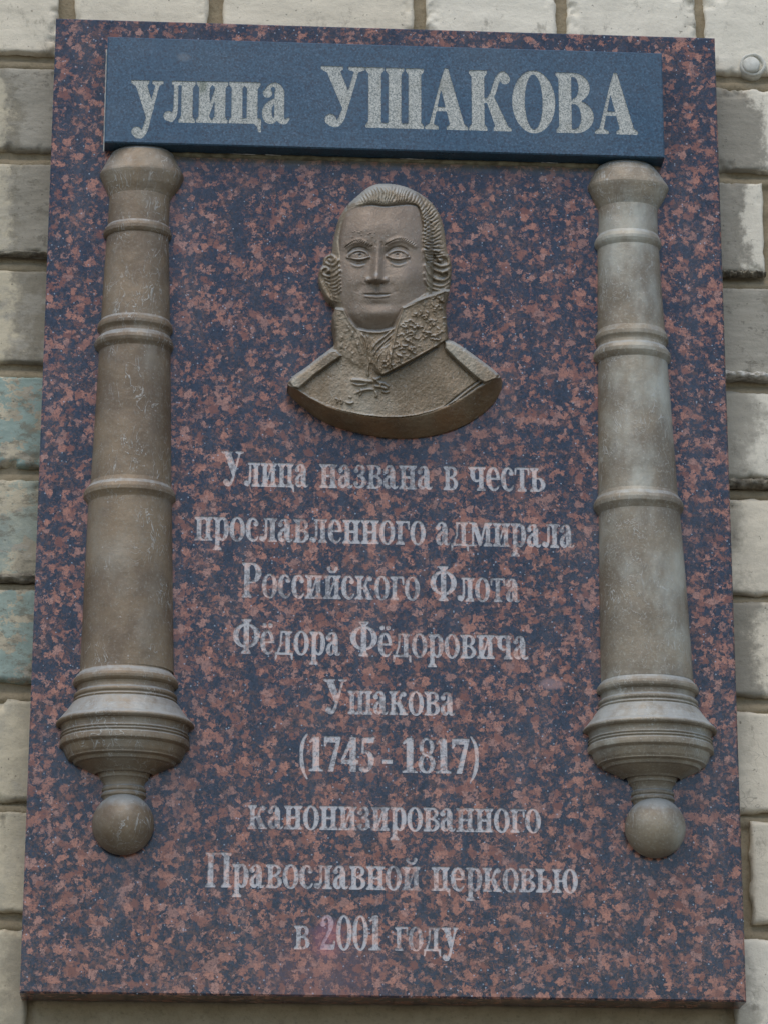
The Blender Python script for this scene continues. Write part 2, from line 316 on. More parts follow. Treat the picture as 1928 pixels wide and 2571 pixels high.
G = {
 'Ш': (99, sh_(3, 7, 19, 14, 100, 0)),
 'А': (73, [P((35, 102), (39, 102), (67, 3), (45, 3), (27, 76)), P((29, 84), (32.5, 92), (13.5, 3), (8.5, 3)), R(17, 31, 50, 36), P((2, 0), (23, 0), (23, 3.5), (14, 8), (8, 7), (2, 3.5)), P((38, 0), (72, 0), (72, 3.5), (65, 9), (46, 9), (38, 3.5))]),
 'К': (71, stem(7, 26, 0, 100)+[T((25, 49, 6), (34, 52, 6), (41, 62, 7), (46, 78, 7), (51, 90, 7), (58, 95.5, 8), (63, 92, 8)), B(61.5, 87, 7.5), P((31, 51), (41, 59), (67, 4), (47, 4)), P((43, 0), (71, 0), (71, 3.7), (62, 8), (46, 8), (43, 3.7))]),
 'О': (72, [O(36, 50, 35, 52, 16, 47.5)]),
 'В': (64, stem(7, 26, 0, 100, 'l', 'l')+[R(20, 95, 32, 100), R(20, 0, 33, 5), R(20, 49, 34, 54), O(31, 76, 26, 24, 9.5, 19, 'r'), O(32, 27, 31, 27, 12, 22, 'r')]),
 'У': (72, [P((7, 98), (28, 98), (48.5, 48), (39, 24)), T((59, 97, 5), (49, 62, 5.5), (40, 32, 6.5), (33, 12, 8), (25, 3.5, 8), (17, 5, 9)), B(15.5, 11, 8.5), P((0, 100), (35, 100), (35, 96.3), (28, 92), (8, 92), (0, 96.3)), P((46, 100), (71, 100), (71, 96.3), (61, 93), (56, 93), (46, 96.3))]),
 'П': (79, stem(7, 26, 0, 100)+stem(53, 72, 0, 100)+[R(4, 95, 75, 100)]),
 'Р': (62, stem(7, 26, 0, 100, 'l', 'lr')+[R(20, 95, 33, 100), R(20, 42, 33, 47), O(31, 71, 29, 29, 10.5, 24, 'r')]),
 'Ф': (84, stem(32.5, 51.5, 0, 100)+[O(42, 52, 40, 35, 22.5, 30)]),
 'а': (47, a_), 'е': (45, e_), 'ё': (45, e_+dots), 'и': (54, i_), 'й': (54, i_+breve),
 'у': (53, [P((6, 66), (24, 66), (37.5, 22), (29.5, 1)), T((45, 65, 4.5), (38, 38, 5), (30, 6, 6), (25, -13, 7.5), (19, -23, 8), (12, -24, 8)), B(10.5, -17.5, 7.5), P((0, X), (29, X), (29, X-3.5), (23, X-8), (7, X-8), (0, X-3.5)), P((36, X), (53, X), (53, X-3.5), (46, X-7), (42, X-7), (36, X-3.5))]),
 'л': (55, stem(31, 48, 0, X, 'r', 'lr')+[R(14, X-5, 50, X), T((20.5, 64, 5), (20.5, 30, 5.5), (18.5, 12, 6.5), (13, 3.5, 7)), B(8.5, 9.5, 7.5)]),
 'ц': (56, stem(6, 22, 0, X)+stem(32, 48, 0, X)+[R(3, 0, 54, 7), P((44, 6), (54.5, 6), (54.5, -14), (52, -14), (50, -5), (44, 0))]),
 'н': (54, stem(6, 22, 0, X)+stem(33, 49, 0, X)+[R(18, 31, 37, 37.5)]),
 'п': (54, stem(6, 22, 0, X)+stem(33, 49, 0, X)+[R(4, X-7, 51, X)]),
 'з': (43, [B(8.5, 51, 6.5), T((7, 55, 4), (12, 63, 5), (19, 66, 5), (26, 62.5, 9), (29.5, 52, 13), (25, 41, 9), (15, 36.5, 4.5)), T((15, 35, 4.5), (27, 32, 9), (32, 20, 15), (28, 8, 11), (18, 3, 6), (9, 5, 5), (5, 12, 4)), B(8, 14, 6.5)]),
 'в': (49, stem(6, 22, 0, X, 'l', 'l')+[R(18, X-5, 27, X), R(18, 0, 27, 5), R(18, 33, 29, 38), O(26, 52, 18, 16, 6.5, 11.5, 'r'), O(26, 18.5, 21, 18.5, 7.5, 14, 'r')]),
 'ч': (53, stem(32, 48, 0, X)+stem(6, 22, 42, X, 'lr', '')+[T((14, 43, 16), (17, 33, 11), (25, 27.5, 6), (34, 30, 5))]),
 'с': (44, [B(34, 51, 6.8), T((37, 55, 4), (31, 63, 5), (24, 66, 5), (16, 61, 9), (11, 49, 14), (10, 34, 15.5), (12, 18, 15), (18, 7, 11), (27, 2.5, 7), (35, 6, 5), (40, 15, 3.5))]),
 'т': (47, stem(15.5, 31.5, 0, X, '', 'lr')+[R(2, X-5, 45, X), P((2, X), (7, X), (4.5, X-21), (2, X-21)), P((40, X), (45, X), (45, X-21), (42.5, X-21))]),
 'ь': (48, stem(6, 22, 0, X, 'lr', 'l')+[R(18, 0, 27, 5), R(18, 36, 27, 41), O(25, 20.5, 21.5, 20.5, 7.5, 15.5, 'r')]),
 'р': (51, stem(6, 22, -27, X, 'l', 'lr')+[T((20, 58, 4.5), (25, 64, 5), (32, 64.5, 7), (39, 54, 13), (41, 34, 15.5), (38.5, 15, 13), (32, 4, 7), (25, 3.5, 5), (20, 10, 4.5))]),
 'о': (48, [O(24, 34, 22.5, 35.5, 8.5, 31)]),
 'д': (57, stem(32, 48, 2, X, 'r', '')+[R(17, X-5, 50, X), P((18, 65), (23, 65), (21, 30), (12, 3), (7, 3), (17, 30)), R(2, 0, 55, 5.5), P((2, 5), (8, 5), (7, -8), (4.5, -15), (2, -15)), P((49, 5), (55, 5), (55, -15), (52.5, -15), (50, -8))]),
 'м': (72, [P((8, X), (22, X), (38, 20), (33, 0), (31, 0)), P((32, 2), (37, 2), (53.5, X), (49, X)), R(9.5, 3, 14, 64), P((1, X), (14, X), (14, X-5), (1, X-4)), P((2, 0), (22, 0), (22, 4), (2, 4))]+stem(50, 66, 0, X, 'r', 'lr')),
 'г': (44, stem(6, 22, 0, X, 'l', 'lr')+[R(4, X-5, 42, X), P((36, X), (42, X), (42, X-24), (39.5, X-24))]),
 'к': (57, stem(6, 22, 0, X)+[T((20, 33, 5), (29, 36, 5.5), (34, 48, 6), (39, 60, 6.5), (45, 64.5, 6)), B(46, 59.5, 6.5), P((24, 35), (34, 42), (53, 4), (36, 4)), P((32, 0), (57, 0), (57, 3.7), (50, 7), (35, 7), (32, 3.7))]),
 'ш': (76, sh_(3, 6, 15.5, 9, X, 0)),
 'ю': (76, stem(6, 22, 0, X)+[R(18, 31, 36, 36), O(53, 34, 22, 35.5, 8, 31)]),
 '(': (30, [T((24, 106, 3), (16, 92, 6), (10.5, 72, 9), (9, 45, 10), (11, 18, 9), (17, -6, 6), (25, -22, 3))]),
 ')': (30, [T((6, 106, 3), (14, 92, 6), (19.5, 72, 9), (21, 45, 10), (19, 18, 9), (13, -6, 6), (5, -22, 3))]),
 '-': (31, [R(3, 25, 28, 36)]),
 '1': (46, [R(16, 2, 32, 99), P((5, 86), (18, 92), (18, 88), (8, 82)), P((16, 99), (28, 101), (20, 86), (5, 85)), P((5, 0), (43, 0), (43, 4), (32, 9), (16, 9), (5, 4))]),
 '7': (50, [P((4, 100), (47, 100), (47, 93), (28, 0), (15, 0), (36, 84), (12, 84), (7, 72), (3.5, 72))]),
 '4': (50, [R(26, 0, 41, 100), R(2, 22, 48, 34), P((2, 34), (9, 34), (31, 82), (31, 100), (28, 100))]),
 '5': (48, [P((13, 99), (44, 101), (40, 84), (14, 84)), P((11, 96), (15.5, 96), (13.5, 58), (8.5, 54)), T((11, 55, 5), (22, 58, 10), (32, 48, 15), (35, 32, 17), (31, 15, 14), (22, 4, 9), (11, 4, 8)), B(9.5, 8.5, 7)]),
 '8': (48, [O(24, 75, 18.5, 26, 7.5, 20.5), O(24, 26.5, 21.5, 28, 8.5, 22)]),
 '2': (49, [B(10.5, 74, 7.5), T((8, 77, 5), (12, 90, 7), (21, 96, 9), (31, 90, 14), (34.5, 74, 16.5), (30, 54, 13), (18, 30, 8), (8, 12, 6)), P((4, 0), (43, 0), (47, 26), (43.5, 26), (39, 15), (8, 15), (4, 8))]),
 '0': (50, [O(25, 49, 22.5, 51, 9, 46)]),
}
def glyph_loops(ch, thin=False, step=1.0):
    w, prims = G[ch]
    if thin:
        q = []
        for p in prims:
            if p[0] == 'P' and len(p) == 3: x0, x1 = p[1][0][0], p[1][1][0]; k = min(2.2, (x1-x0)*.14); q.append(R(x0+k, p[1][0][1], x1-k, p[1][2][1]))
            elif p[0] == 'O' and p[5] > 0: q.append(p[:5]+(p[5]+2.2,)+p[6:])
            elif p[0] == 'T': q.append(('T', [(a, b, c-2.6 if c > 9 else c) for a, b, c in p[1]]))
            else: q.append(p)
        prims = q
    xs = np.arange(-4, w+5, step); ys = np.arange(-34, 116, step); GX, GY = np.meshgrid(xs, ys)
    D = np.full(GX.shape, 1e9)
    for p in prims:
        if p[0] == 'P': d = sd_poly(GX, GY, p[1])
        elif p[0] == 'O':
            _, cx, cy, rx, ry, ix, iy, half = p
            def ell(a, b):
                q = np.sqrt(((GX-cx)/a)**2+((GY-cy)/b)**2); g = np.sqrt(((GX-cx)/a**2)**2+((GY-cy)/b**2)**2)+1e-9
                return q*(q-1)/g
            d = ell(rx, ry)
            if ix > 0: d = np.maximum(d, -ell(ix, iy))
            if half == 'r': d = np.maximum(d, cx-GX)
        else:
            pts = p[1]; d = np.full(GX.shape, 1e9); q = np.array(pts, float)
            # Catmull-Rom refinement
            ext = np.vstack([2*q[0]-q[1], q, 2*q[-1]-q[-2]]); fine = []
            for i in range(1, len(ext)-2):
                for t in np.linspace(0, 1, 6, endpoint=False):
                    a, b, c, e = ext[i-1:i+3]; fine.append(.5*(2*b+(c-a)*t+(2*a-5*b+4*c-e)*t*t+(3*b-a-3*c+e)*t**3))
            fine.append(q[-1]); fine = np.array(fine)
            for a, b in zip(fine[:-1], fine[1:]):
                e = b[:2]-a[:2]; t = np.clip(((GX-a[0])*e[0]+(GY-a[1])*e[1])/(e@e+1e-9), 0, 1)
                d = np.minimum(d, np.hypot(GX-a[0]-e[0]*t, GY-a[1]-e[1]*t)-(a[2]+(b[2]-a[2])*t)/2)
        D = np.minimum(D, d)
    D = D-1.1
    # marching squares
    D = np.where(np.abs(D) < 1e-6, 1e-6, D) + 0.0; seg = {}
    ny, nx = D.shape
    def ip(i0, j0, i1, j1):
        a, b = D[j0, i0], D[j1, i1]; t = a/(a-b); return (xs[i0]+(xs[i1]-xs[i0])*t, ys[j0]+(ys[j1]-ys[j0])*t)
    ins = D < 0
    code = ins[:-1, :-1]*1+ins[:-1, 1:]*2+ins[1:, 1:]*4+ins[1:, :-1]*8
    tab = {1: [(3, 0)], 2: [(0, 1)], 3: [(3, 1)], 4: [(1, 2)], 5: [(3, 2), (1, 0)], 6: [(0, 2)], 7: [(3, 2)], 8: [(2, 3)], 9: [(2, 0)], 10: [(0, 3), (2, 1)], 11: [(2, 1)], 12: [(1, 3)], 13: [(1, 0)], 14: [(0, 3)]}
    pt = {}
    for j, i in zip(*np.nonzero((code > 0) & (code < 15))):
        E = [('h', i, j), ('v', i+1, j), ('h', i, j+1), ('v', i, j)]
        for a, b in tab[int(code[j, i])]:
            for e in (E[a], E[b]):
                if e not in pt: pt[e] = ip(e[1], e[2], e[1]+1, e[2]) if e[0] == 'h' else ip(e[1], e[2], e[1], e[2]+1)
            seg[E[a]] = E[b]
    loops = []
    while seg:
        s0 = next(iter(seg)); L = []; c = s0
        while c in seg: L.append(pt[c]); c = seg.pop(c)
        if len(L) > 5: loops.append(simplify(L, .22))
    return w, loops
def simplify(L, tol):
    A = np.array(L)
    def rdp(a, b):
        if b <= a+1: return []
        p, q = A[a], A[b]; e = q-p; n = np.hypot(*e)+1e-9
        d = np.abs((A[a+1:b, 0]-p[0])*e[1]-(A[a+1:b, 1]-p[1])*e[0])/n; k = int(d.argmax())+a+1
        return rdp(a, k)+[k]+rdp(k, b) if d[k-a-1] > tol else []
    h = int(np.hypot(A[:, 0]-A[0, 0], A[:, 1]-A[0, 1]).argmax())
    idx = [0]+rdp(0, h)+[h]+rdp(h, len(A)-1)+[len(A)-1]
    return [tuple(A[i]) for i in idx[:-1]] if np.hypot(*(A[-1]-A[0])) < 1.5 else [tuple(A[i]) for i in idx]
def fill(loops, extrude=0.0):
    cu = bpy.data.curves.new('outline', 'CURVE'); cu.dimensions = '2D'; cu.fill_mode = 'BACK' if extrude else 'FRONT'; cu.extrude = extrude
    for L in loops:
        s = cu.splines.new('POLY'); s.points.add(len(L)-1); s.use_cyclic_u = True
        s.points.foreach_set('co', [c for p in L for c in (p[0], p[1], 0, 1)])
    o = bpy.data.objects.new('outline', cu); COL.objects.link(o)
    dg = bpy.context.evaluated_depsgraph_get(); me = bpy.data.meshes.new_from_object(o.evaluated_get(dg))
    bpy.data.objects.remove(o); bpy.data.curves.remove(cu); return me
def slab_face(loops):
    me = fill(loops); V = [(v.co.x, v.co.y) for v in me.vertices]; F = [tuple(p.vertices) for p in me.polygons]
    bpy.data.meshes.remove(me); return V, F
CACHE = {}
def get_glyph(ch, thin=False):
    if (ch, thin) not in CACHE: CACHE[ch, thin] = glyph_loops(ch, thin)
    return CACHE[ch, thin]
LMESH = {}
def letter_mesh(ch, mat, depth, thin):
    """the sunk floor and walls of one etched letter; x, z in glyph units (1/100 of the capital height), y in metres"""
    key = (ch, mat.name)
    if key in LMESH: return LMESH[key]
    w, loops = get_glyph(ch, thin); V, F = slab_face(loops)
    verts = [(x, depth, z) for x, z in V]; faces = [tuple(reversed(f)) for f in F]
    for L in loops:
        b = len(verts); n = len(L)
        verts += [(x, .00001, z) for x, z in L]+[(x, depth, z) for x, z in L]
        faces += [(b+i, b+(i+1) % n, b+n+(i+1) % n, b+n+i) for i in range(n)]
    me = bpy.data.meshes.new('letter'); me.from_pydata(verts, [], faces); me.materials.append(mat); LMESH[key] = me
    return me
def write(words, y, cap_px, mat, parent, depth, origin, thin=False):
    """words: (text, u0, v0, u1, v1) with the baseline ends in photo pixels. returns hole loops in plaque coordinates"""
    holes = []
    for text, u0, v0, u1, v1 in words:
        a = at(u0, v0, y); b = at(u1, v1, y)
        top = at(u0, v0-cap_px, y); sz = (top[2]-a[2])/100
        gs = [get_glyph(c, thin) for c in text]
        ext = [(min(p[0] for L in g[1] for p in L), max(p[0] for L in g[1] for p in L)) for g in gs]
        gap = 1.2; adv = []; x = -ext[0][0]
        for i, g in enumerate(gs):
            adv.append(x); x += ext[i][1]+gap-(ext[i+1][0] if i+1 < len(gs) else 0)
        tot = adv[-1]+ext[-1][1]; sx = (b[0]-a[0])/tot
        for i, (ch, g) in enumerate(zip(text, gs)):
            x0 = a[0]+adv[i]*sx; z0 = a[2]+(b[2]-a[2])*((adv[i]+20)*sx/(b[0]-a[0]))
            o = mesh_obj('letter', letter_mesh(ch, mat, depth, thin), mat, parent)
            o.location = (x0-origin[0], y-origin[1], z0-origin[2]); o.scale = (sx, 1, sz)
            for L in g[1]: holes.append([(x0+p[0]*sx, z0+p[1]*sz) for p in L])
    return holes
def slab_mesh(name, x0, x1, z0, z1, y0, y1, ch, holes):
    """stone slab with chamfered front edges and sunk letters; y0 front, y1 back"""
    rect = [(x0+ch, z0+ch), (x1-ch, z0+ch), (x1-ch, z1-ch), (x0+ch, z1-ch)]
    V, F = slab_face([rect]+holes)
    verts = [(x, y0, z) for x, z in V]; faces = [tuple(reversed(f)) for f in F]
    b = len(verts)
    verts += [(x, y0, z) for x, z in rect]+[(x, y0+ch, z) for x, z in ((x0, z0), (x1, z0), (x1, z1), (x0, z1))]+[(x, y1, z) for x, z in ((x0, z0), (x1, z0), (x1, z1), (x0, z1))]
    for k in (0, 4):
        for i in range(4): faces.append((b+k+i, b+k+(i+1) % 4, b+k+4+(i+1) % 4, b+k+4+i))
    faces.append((b+8, b+9, b+10, b+11))
    me = bpy.data.meshes.new(name); me.from_pydata(verts, [], faces); me.update(); return me

# ------------------------------------------------------------------ the pavement below (out of frame, it lights the undersides)
gk = NT('pavement_stone'); gc = gk.mix(gk.noise(3, 5, .6), (.17, .155, .13), (.26, .24, .20)); gk.bump(gk.noise(60, 4), .004, .5)
me = np_mesh('pavement', [(-60, -60, 0), (60, -60, 0), (60, .6, 0), (-60, .6, 0)], [(0, 1, 2, 3)])
tag(mesh_obj('pavement', me, gk.fin(gc, .9, .3)), kind='structure')
# ------------------------------------------------------------------ the brick wall
WY = 0.040                                  # wall face, plaque front is y = 0
wall = empty('brick_wall', (0, WY, ZC), label='old wall of pale sand-lime bricks with brown mortar and cement smears behind the granite plaque', cat='wall')
def brick_mesh(x0, x1, z0, z1, seed, rough=1.0):
    nx = max(8, int((x1-x0)/.002)); nz = max(8, int((z1-z0)/.002)); dep = .05
    u = np.linspace(0, 1, nx+1); v = np.linspace(0, 1, nz+1); U, Vv = np.meshgrid(u, v)
    Xx = x0+(x1-x0)*U; Zz = z0+(z1-z0)*Vv
    # wobbling outline
    wob = .0022*rough
    Xx = Xx+wob*fbm(Zz*60, Xx*0+seed, seed)*(2*U-1)*1.2; Zz = Zz+wob*fbm(Xx*45, Zz*0+seed+5, seed+3)*np.sign(Vv-.5)*np.abs(2*Vv-1)**3*1.3
    d = np.minimum(np.minimum(Xx-x0, x1-Xx), np.minimum(Zz-z0, z1-Zz))
    cr = .0032*(1+.9*fbm(Xx*70, Zz*70, seed+9)); e = np.clip(1-d/cr, 0, 1)
    Y = .0040*(1-np.sqrt(np.clip(1-e**2, 0, 1)))+.0013*fbm(Xx*14, Zz*40, seed+1, 5)
    chip = np.clip(fbm(Xx*65, Zz*65, seed+21, 4)-.22, 0, .4); Y = Y+chip*.022*np.clip(1-d/.013, 0, 1)
    Vt = np.stack([Xx, Y, Zz], -1).reshape(-1, 3); I = np.arange((nx+1)*(nz+1)).reshape(nz+1, nx+1)
    F = np.stack([I[:-1, :-1], I[:-1, 1:], I[1:, 1:], I[1:, :-1]], -1).reshape(-1, 4)
    rim = np.concatenate([I[0, :-1], I[:-1, -1], I[-1, :0:-1], I[:0:-1, 0]]); back = Vt[rim].copy(); back[:, 1] = dep
    b = len(Vt); n = len(rim); k = np.arange(n); F2 = np.stack([rim, b+k, b+(k+1) % n, np.roll(rim, -1)], -1)
    me = np_mesh('brick', np.vstack([Vt, back]), np.vstack([F, F2])); me.shade_smooth(); return me
CREAM = (.60, .53, .40); WARM = (.46, .40, .28); WHITE = (.63, .575, .455)
BM = {}
def bmat(tone, smear, teal, grey):
    key = (tone, smear, teal, grey)
    if key not in BM: BM[key] = mat_brick('sand_lime_brick', tone, smear, teal, grey)
    return BM[key]
courses = [(.4615, .552), (.3550, .4450), (.2447, .3410), (.1340, .2287), (.0280, .1190), (-.0825, .0145), (-.1830, -.0925), (-.2940, -.2002), (-.3993, -.3053), (-.5060, -.4137), (-.612, -.519)]
rows = {
 0: [(-.60, -.452), (-.442, -.3245), (-.3075, -.1775), (-.161, .0285), (.0425, .171), (.184, .3132), (.322, .452), (.462, .60)],
}
left = [(-.62, -.512), (-.50, -.25)]; right = [(.26, .51), (.522, .62)]
LT = {1: (WARM, .9, 0, .25), 2: (WARM, .8, 0, .5), 3: (WARM, .5, 0, .8), 4: (WARM, .2, .8, .8), 5: (WARM, .2, .5, .9), 6: (WARM, .2, .75, .7), 7: (WARM, .1, 0, .5), 8: (WARM, .1, 0, .35), 9: (WARM, .2, 0, .3), 10: (WARM, .2, 0, .3)}
RTn = {1: (WHITE, .75, 0, .1), 2: (WHITE, .8, 0, .1), 3: (CREAM, 1.4, 0, .3), 4: (WHITE, .3, 0, .15), 5: (CREAM, .25, 0, .2), 6: (CREAM, .6, 0, .3), 7: (CREAM, .1, 0, .0), 8: (CREAM, .1, 0, .1), 9: (WHITE, .25, 0, .1), 10: (WARM, .2, 0, .2)}
sd_ = 0
for r, (zb, zt) in enumerate(courses):
    if r == 0: lst = [(a, b, (WHITE if b > .1 else CREAM, 0, 0, .12)) for a, b in rows[0]]
    elif r == 9: lst = [(-.62, -.512, LT[r]), (-.50, -.321, LT[r]), (.3215, .51, RTn[r]), (.522, .62, RTn[r])]
    elif r > 9: lst = [(-.62, -.512, LT[r]), (-.50, -.25, LT[r]), (-.238, .012, LT[r]), (.024, .25, RTn[r]), (.26, .51, RTn[r]), (.522, .62, RTn[r])]
    else:
        rr = list(right)
        if r == 2: rr = [(.12, .3745), (.387, .62)]
        if r == 8: rr = [(.20, .3305), (.3410, .59)]
        lst = [(a, b, LT[r]) for a, b in left]+[(a, b, RTn[r]) for a, b in rr]
    for a, b, mt in lst:
        sd_ += 1
        zb2, zt2 = zb+random.uniform(-.001, .001), zt+random.uniform(-.001, .001)
        if r == 4 and a > 0: zb2 += .004
        if r == 5 and a > 0: zt2 -= .004
        o = mesh_obj('brick', brick_mesh(a, b, zb2, zt2, sd_*3, 1.6 if (r in (3, 4) and a > 0) or (r == 5 and a < 0) else 1.0), bmat(*mt), wall)
        o.location = (0, random.uniform(-.001, .0015), 0)
# mortar bed with its tooled ledge in each joint
nx, nz = 320, 560
Xm, Zm = np.meshgrid(np.linspace(-.64, .64, nx+1), np.linspace(-.63, .57, nz+1))
Ym = .0095+.0016*fbm(Xm*25, Zm*60, 77)+.0008*fbm(Xm*120, Zm*160, 78)
for r in range(len(courses)-1):
    zt_, zb_ = courses[r][0], courses[r+1][1]
    led = zb_+(zt_-zb_)*.42+.0012*fbm(Xm*14, Xm*0+r, 90+r)
    Ym = np.where(np.abs(Zm-(led-.003)) < .0055, Ym-.0045*np.clip((1-((Zm-(led-.003))/.0055)**2), 0, 1)**.5, Ym)
# cement packed under the foot of the plaque
pk = np.clip((-.4735-Zm)/.004, 0, 1)*np.clip((Zm+.512+.004*fbm(Xm*20, Zm*0, 99))/.004, 0, 1)*np.clip((.316-np.abs(Xm+.001))/.004, 0, 1)
Ym = Ym*(1-pk)+pk*(.0040+.0016*fbm(Xm*30, Zm*90, 98))
I = np.arange((nx+1)*(nz+1)).reshape(nz+1, nx+1)
me = np_mesh('mortar', np.stack([Xm, Ym, Zm], -1).reshape(-1, 3), np.stack([I[:-1, :-1], I[:-1, 1:], I[1:, 1:], I[1:, :-1]], -1).reshape(-1, 4))
mesh_obj('mortar', me, mat_mortar(), wall, True)

def crust(p0, p1, w, d, seed, n=90):
    p0, p1 = np.array(p0), np.array(p1); L = np.hypot(*(p1-p0)); t = (p1-p0)/L; nn = np.array([-t[1], t[0]]); V = []; m = 9
    for i in range(n+1):
        for j in range(m):
            a = math.pi*j/(m-1); kk = 1+.7*float(fbm(np.array([i*.35]), np.array([j*.8+seed]), seed)[0])
            q = p0+t*L*i/n+nn*math.cos(a)*w/2*kk; V.append((q[0], -d*kk*math.sin(a)+.004, q[1]))
    F = [(i*m+j, i*m+j+1, (i+1)*m+j+1, (i+1)*m+j) for i in range(n) for j in range(m-1)]
    me = bpy.data.meshes.new('crust'); me.from_pydata(V, [], F); me.update(); me.shade_smooth(); return me
cm = mat_simple('pale_mortar', (.22, .20, .16), (.56, .53, .46), 160, .9, .0015); cm2 = mat_simple('dark_mortar', (.07, .06, .045), (.25, .22, .16), 120, .9, .0015)
mesh_obj('mortar_crust', crust((.325, .1370), (.52, .1345), .0075, .010, 3), cm, wall)
mesh_obj('mortar_crust', crust((.325, .0275), (.50, .0255), .0090, .009, 5), cm2, wall)
mesh_obj('mortar_crust', crust((-.60, -.0835), (-.318, -.0815), .0085, .0085, 8), cm2, wall)
mesh_obj('mortar_crust', crust((-.60, .2435), (-.318, .2455), .0050, .0075, 11), cm2, wall)
mesh_obj('mortar_crust', crust((.32, .2430), (.3745, .2440), .0055, .0085, 14), cm2, wall)
# round plug pressed into the wall at the upper right
def lathe_y(prof, n=40, wob=0, seed=0):
    """prof: (radius, y) revolved about the y axis"""
    V = []; 
    for r, y in prof:
        for i in range(n):
            a = 2*math.pi*i/n; w = 1+wob*math.sin(2*a+seed)+wob*.6*math.sin(5*a+seed*2); V.append((r*w*math.cos(a), y, r*w*math.sin(a)))
    F = [(k*n+i, k*n+(i+1) % n, (k+1)*n+(i+1) % n, (k+1)*n+i) for k in range(len(prof)-1) for i in range(n)]
    me = bpy.data.meshes.new('lathe'); me.from_pydata(V, [], F); me.update(); me.shade_smooth(); return me
q = at(1886, 160, WY-.004)
plug = empty('wall_plug', (q[0], WY, q[2]+ZC), label='round cream plaster plug with a raised rim in the bricks at upper right', cat='wall plug')
pm = mat_simple('cream_plaster', (.42, .40, .33), (.58, .56, .48), 90)
mesh_obj('cap', lathe_y([(.0001, -.0058), (.0065, -.0055), (.0082, -.0045), (.0090, -.002), (.0092, .012)], wob=.02), pm, plug)
o = mesh_obj('rim', lathe_y([(.0088, .004), (.0096, -.001), (.0112, -.0028), (.0128, -.001), (.0135, .010)], wob=.03, seed=1), pm, plug); o.location = (.0022, 0, .0012)

# ------------------------------------------------------------------ the granite plaque
plaque = empty('granite_plaque', (0, WY, ZC-.479), label='tall polished red and blue-black granite slab carrying the long Russian inscription', cat='memorial plaque')
gm, gl = mat_granite(plaque), mat_granite_letter(plaque)
PO = (0, WY, -.479)
# the granite pattern is laid out from the plaque's middle: give the spots the plaque's own frame
z1 = lambda x, y: (460+x/1.5952, 1100+y/1.5952)
z2 = lambda x, y: (460+x/1.5952, 1780+y/1.5952)
def wl(text, f, x0, y0, x1, y1): a = f(x0, y0); b = f(x1, y1); return (text, a[0], a[1], b[0], b[1])
def line(f, xa, ya, xb, yb, words): return [wl(t, f, x0, ya+(yb-ya)*(x0-xa)/(xb-xa), x1, ya+(yb-ya)*(x1-xa)/(xb-xa)) for t, x0, x1 in words]
body = []
body += line(z1, 150, 190, 1450, 214, [('Улица', 152, 503), ('названа', 545, 998), ('в', 1041, 1100), ('честь', 1140, 1450)])
body += line(z1, 45, 408, 1568, 440, [('прославленного', 45, 970), ('адмирала', 1010, 1566)])
body += line(z1, 235, 637, 1350, 657, [('Российского', 235, 947), ('Флота', 988, 1350)])
body += line(z1, 198, 862, 1382, 887, [('Фёдора', 198, 632), ('Фёдоровича', 668, 1382)])
body += line(z1, 560, 1104, 1090, 1112, [('Ушакова', 560, 1090)])
body += line(z2, 467, 248, 1182, 260, [('(1745', 466, 768), ('-', 797, 838), ('1817)', 876, 1183)])
body += line(z2, 258, 480, 1430, 497, [('канонизированного', 258, 1432)])
body += line(z2, 88, 714, 1580, 738, [('Православной', 88, 951), ('церковью', 993, 1580)])
body += line(z2, 442, 963, 1100, 972, [('в', 444, 508), ('2001', 548, 797), ('году', 846, 1102)])
holes = write(body, 0.0, 87, gl, plaque, .0006, PO, True)
me = slab_mesh('slab', -.325, .325, -.479, .479, 0, WY-.0005, .0016, holes)
me.transform(Matrix.Translation((-PO[0], -PO[1], -PO[2])))
mesh_obj('slab', me, gm, plaque)

# ------------------------------------------------------------------ the name plate
PY = -.020
plate = empty('name_plate', (0, 0, .3383+ZC), label='wide blue-black stone plate across the top of the plaque, lettered улица УШАКОВА', cat='street sign')
pm1, pl1 = mat_plate(plate), mat_plate_letter(plate)
s = 1.7209
ttl = [('улица', 562/s, 521/s, 1252/s, 532/s), ('УШАКОВА', 1385/s, 541/s, 964+1097/s, 578/s)]
PLO = (0, 0, .3383)
h2 = write(ttl, PY, 149, pl1, plate, .0006, PLO)
me = slab_mesh('plate', -.2733, .2685, .3383, .4507, PY, -.0004, .0012, h2)
me.transform(Matrix.Translation((0, 0, -.3383))); mesh_obj('plate', me, pm1, plate)
# squeezed-out adhesive below the plate and a thin line down its left side
def strip(p0, p1, w, d, seed, n=140):
    """irregular bead from p0 to p1 (x,z) with half-round section"""
    p0, p1 = np.array(p0), np.array(p1); L = np.hypot(*(p1-p0)); t = (p1-p0)/L; nn = np.array([-t[1], t[0]]); V = []; m = 7
    for i in range(n+1):
        c = p0+t*L*i/n; k = 1+.35*float(fbm(np.array([i*.22]), np.array([seed*1.0]), seed)[0])
        for j in range(m):
            a = math.pi*j/(m-1); q = c+nn*math.cos(a)*w/2*k; V.append((q[0], -d*k*math.sin(a)+.0005, q[1]))
    F = [(i*m+j, i*m+j+1, (i+1)*m+j+1, (i+1)*m+j) for i in range(n) for j in range(m-1)]
    me = bpy.data.meshes.new('bead'); me.from_pydata(V, [], F); me.update(); me.shade_smooth(); return me
am = mat_simple('brown_adhesive', (.07, .06, .035), (.20, .175, .11), 90)
am2 = mat_simple('grey_adhesive', (.25, .24, .21), (.48, .47, .42), 150)
o = mesh_obj('adhesive_bead', strip((-.215, -.0018), (.205, -.0018), .0050, .0030, 4), am, plate)
o = mesh_obj('adhesive_bead', strip((-.2742, -.001), (-.2745, .108), .0016, .0012, 9), am2, plate)
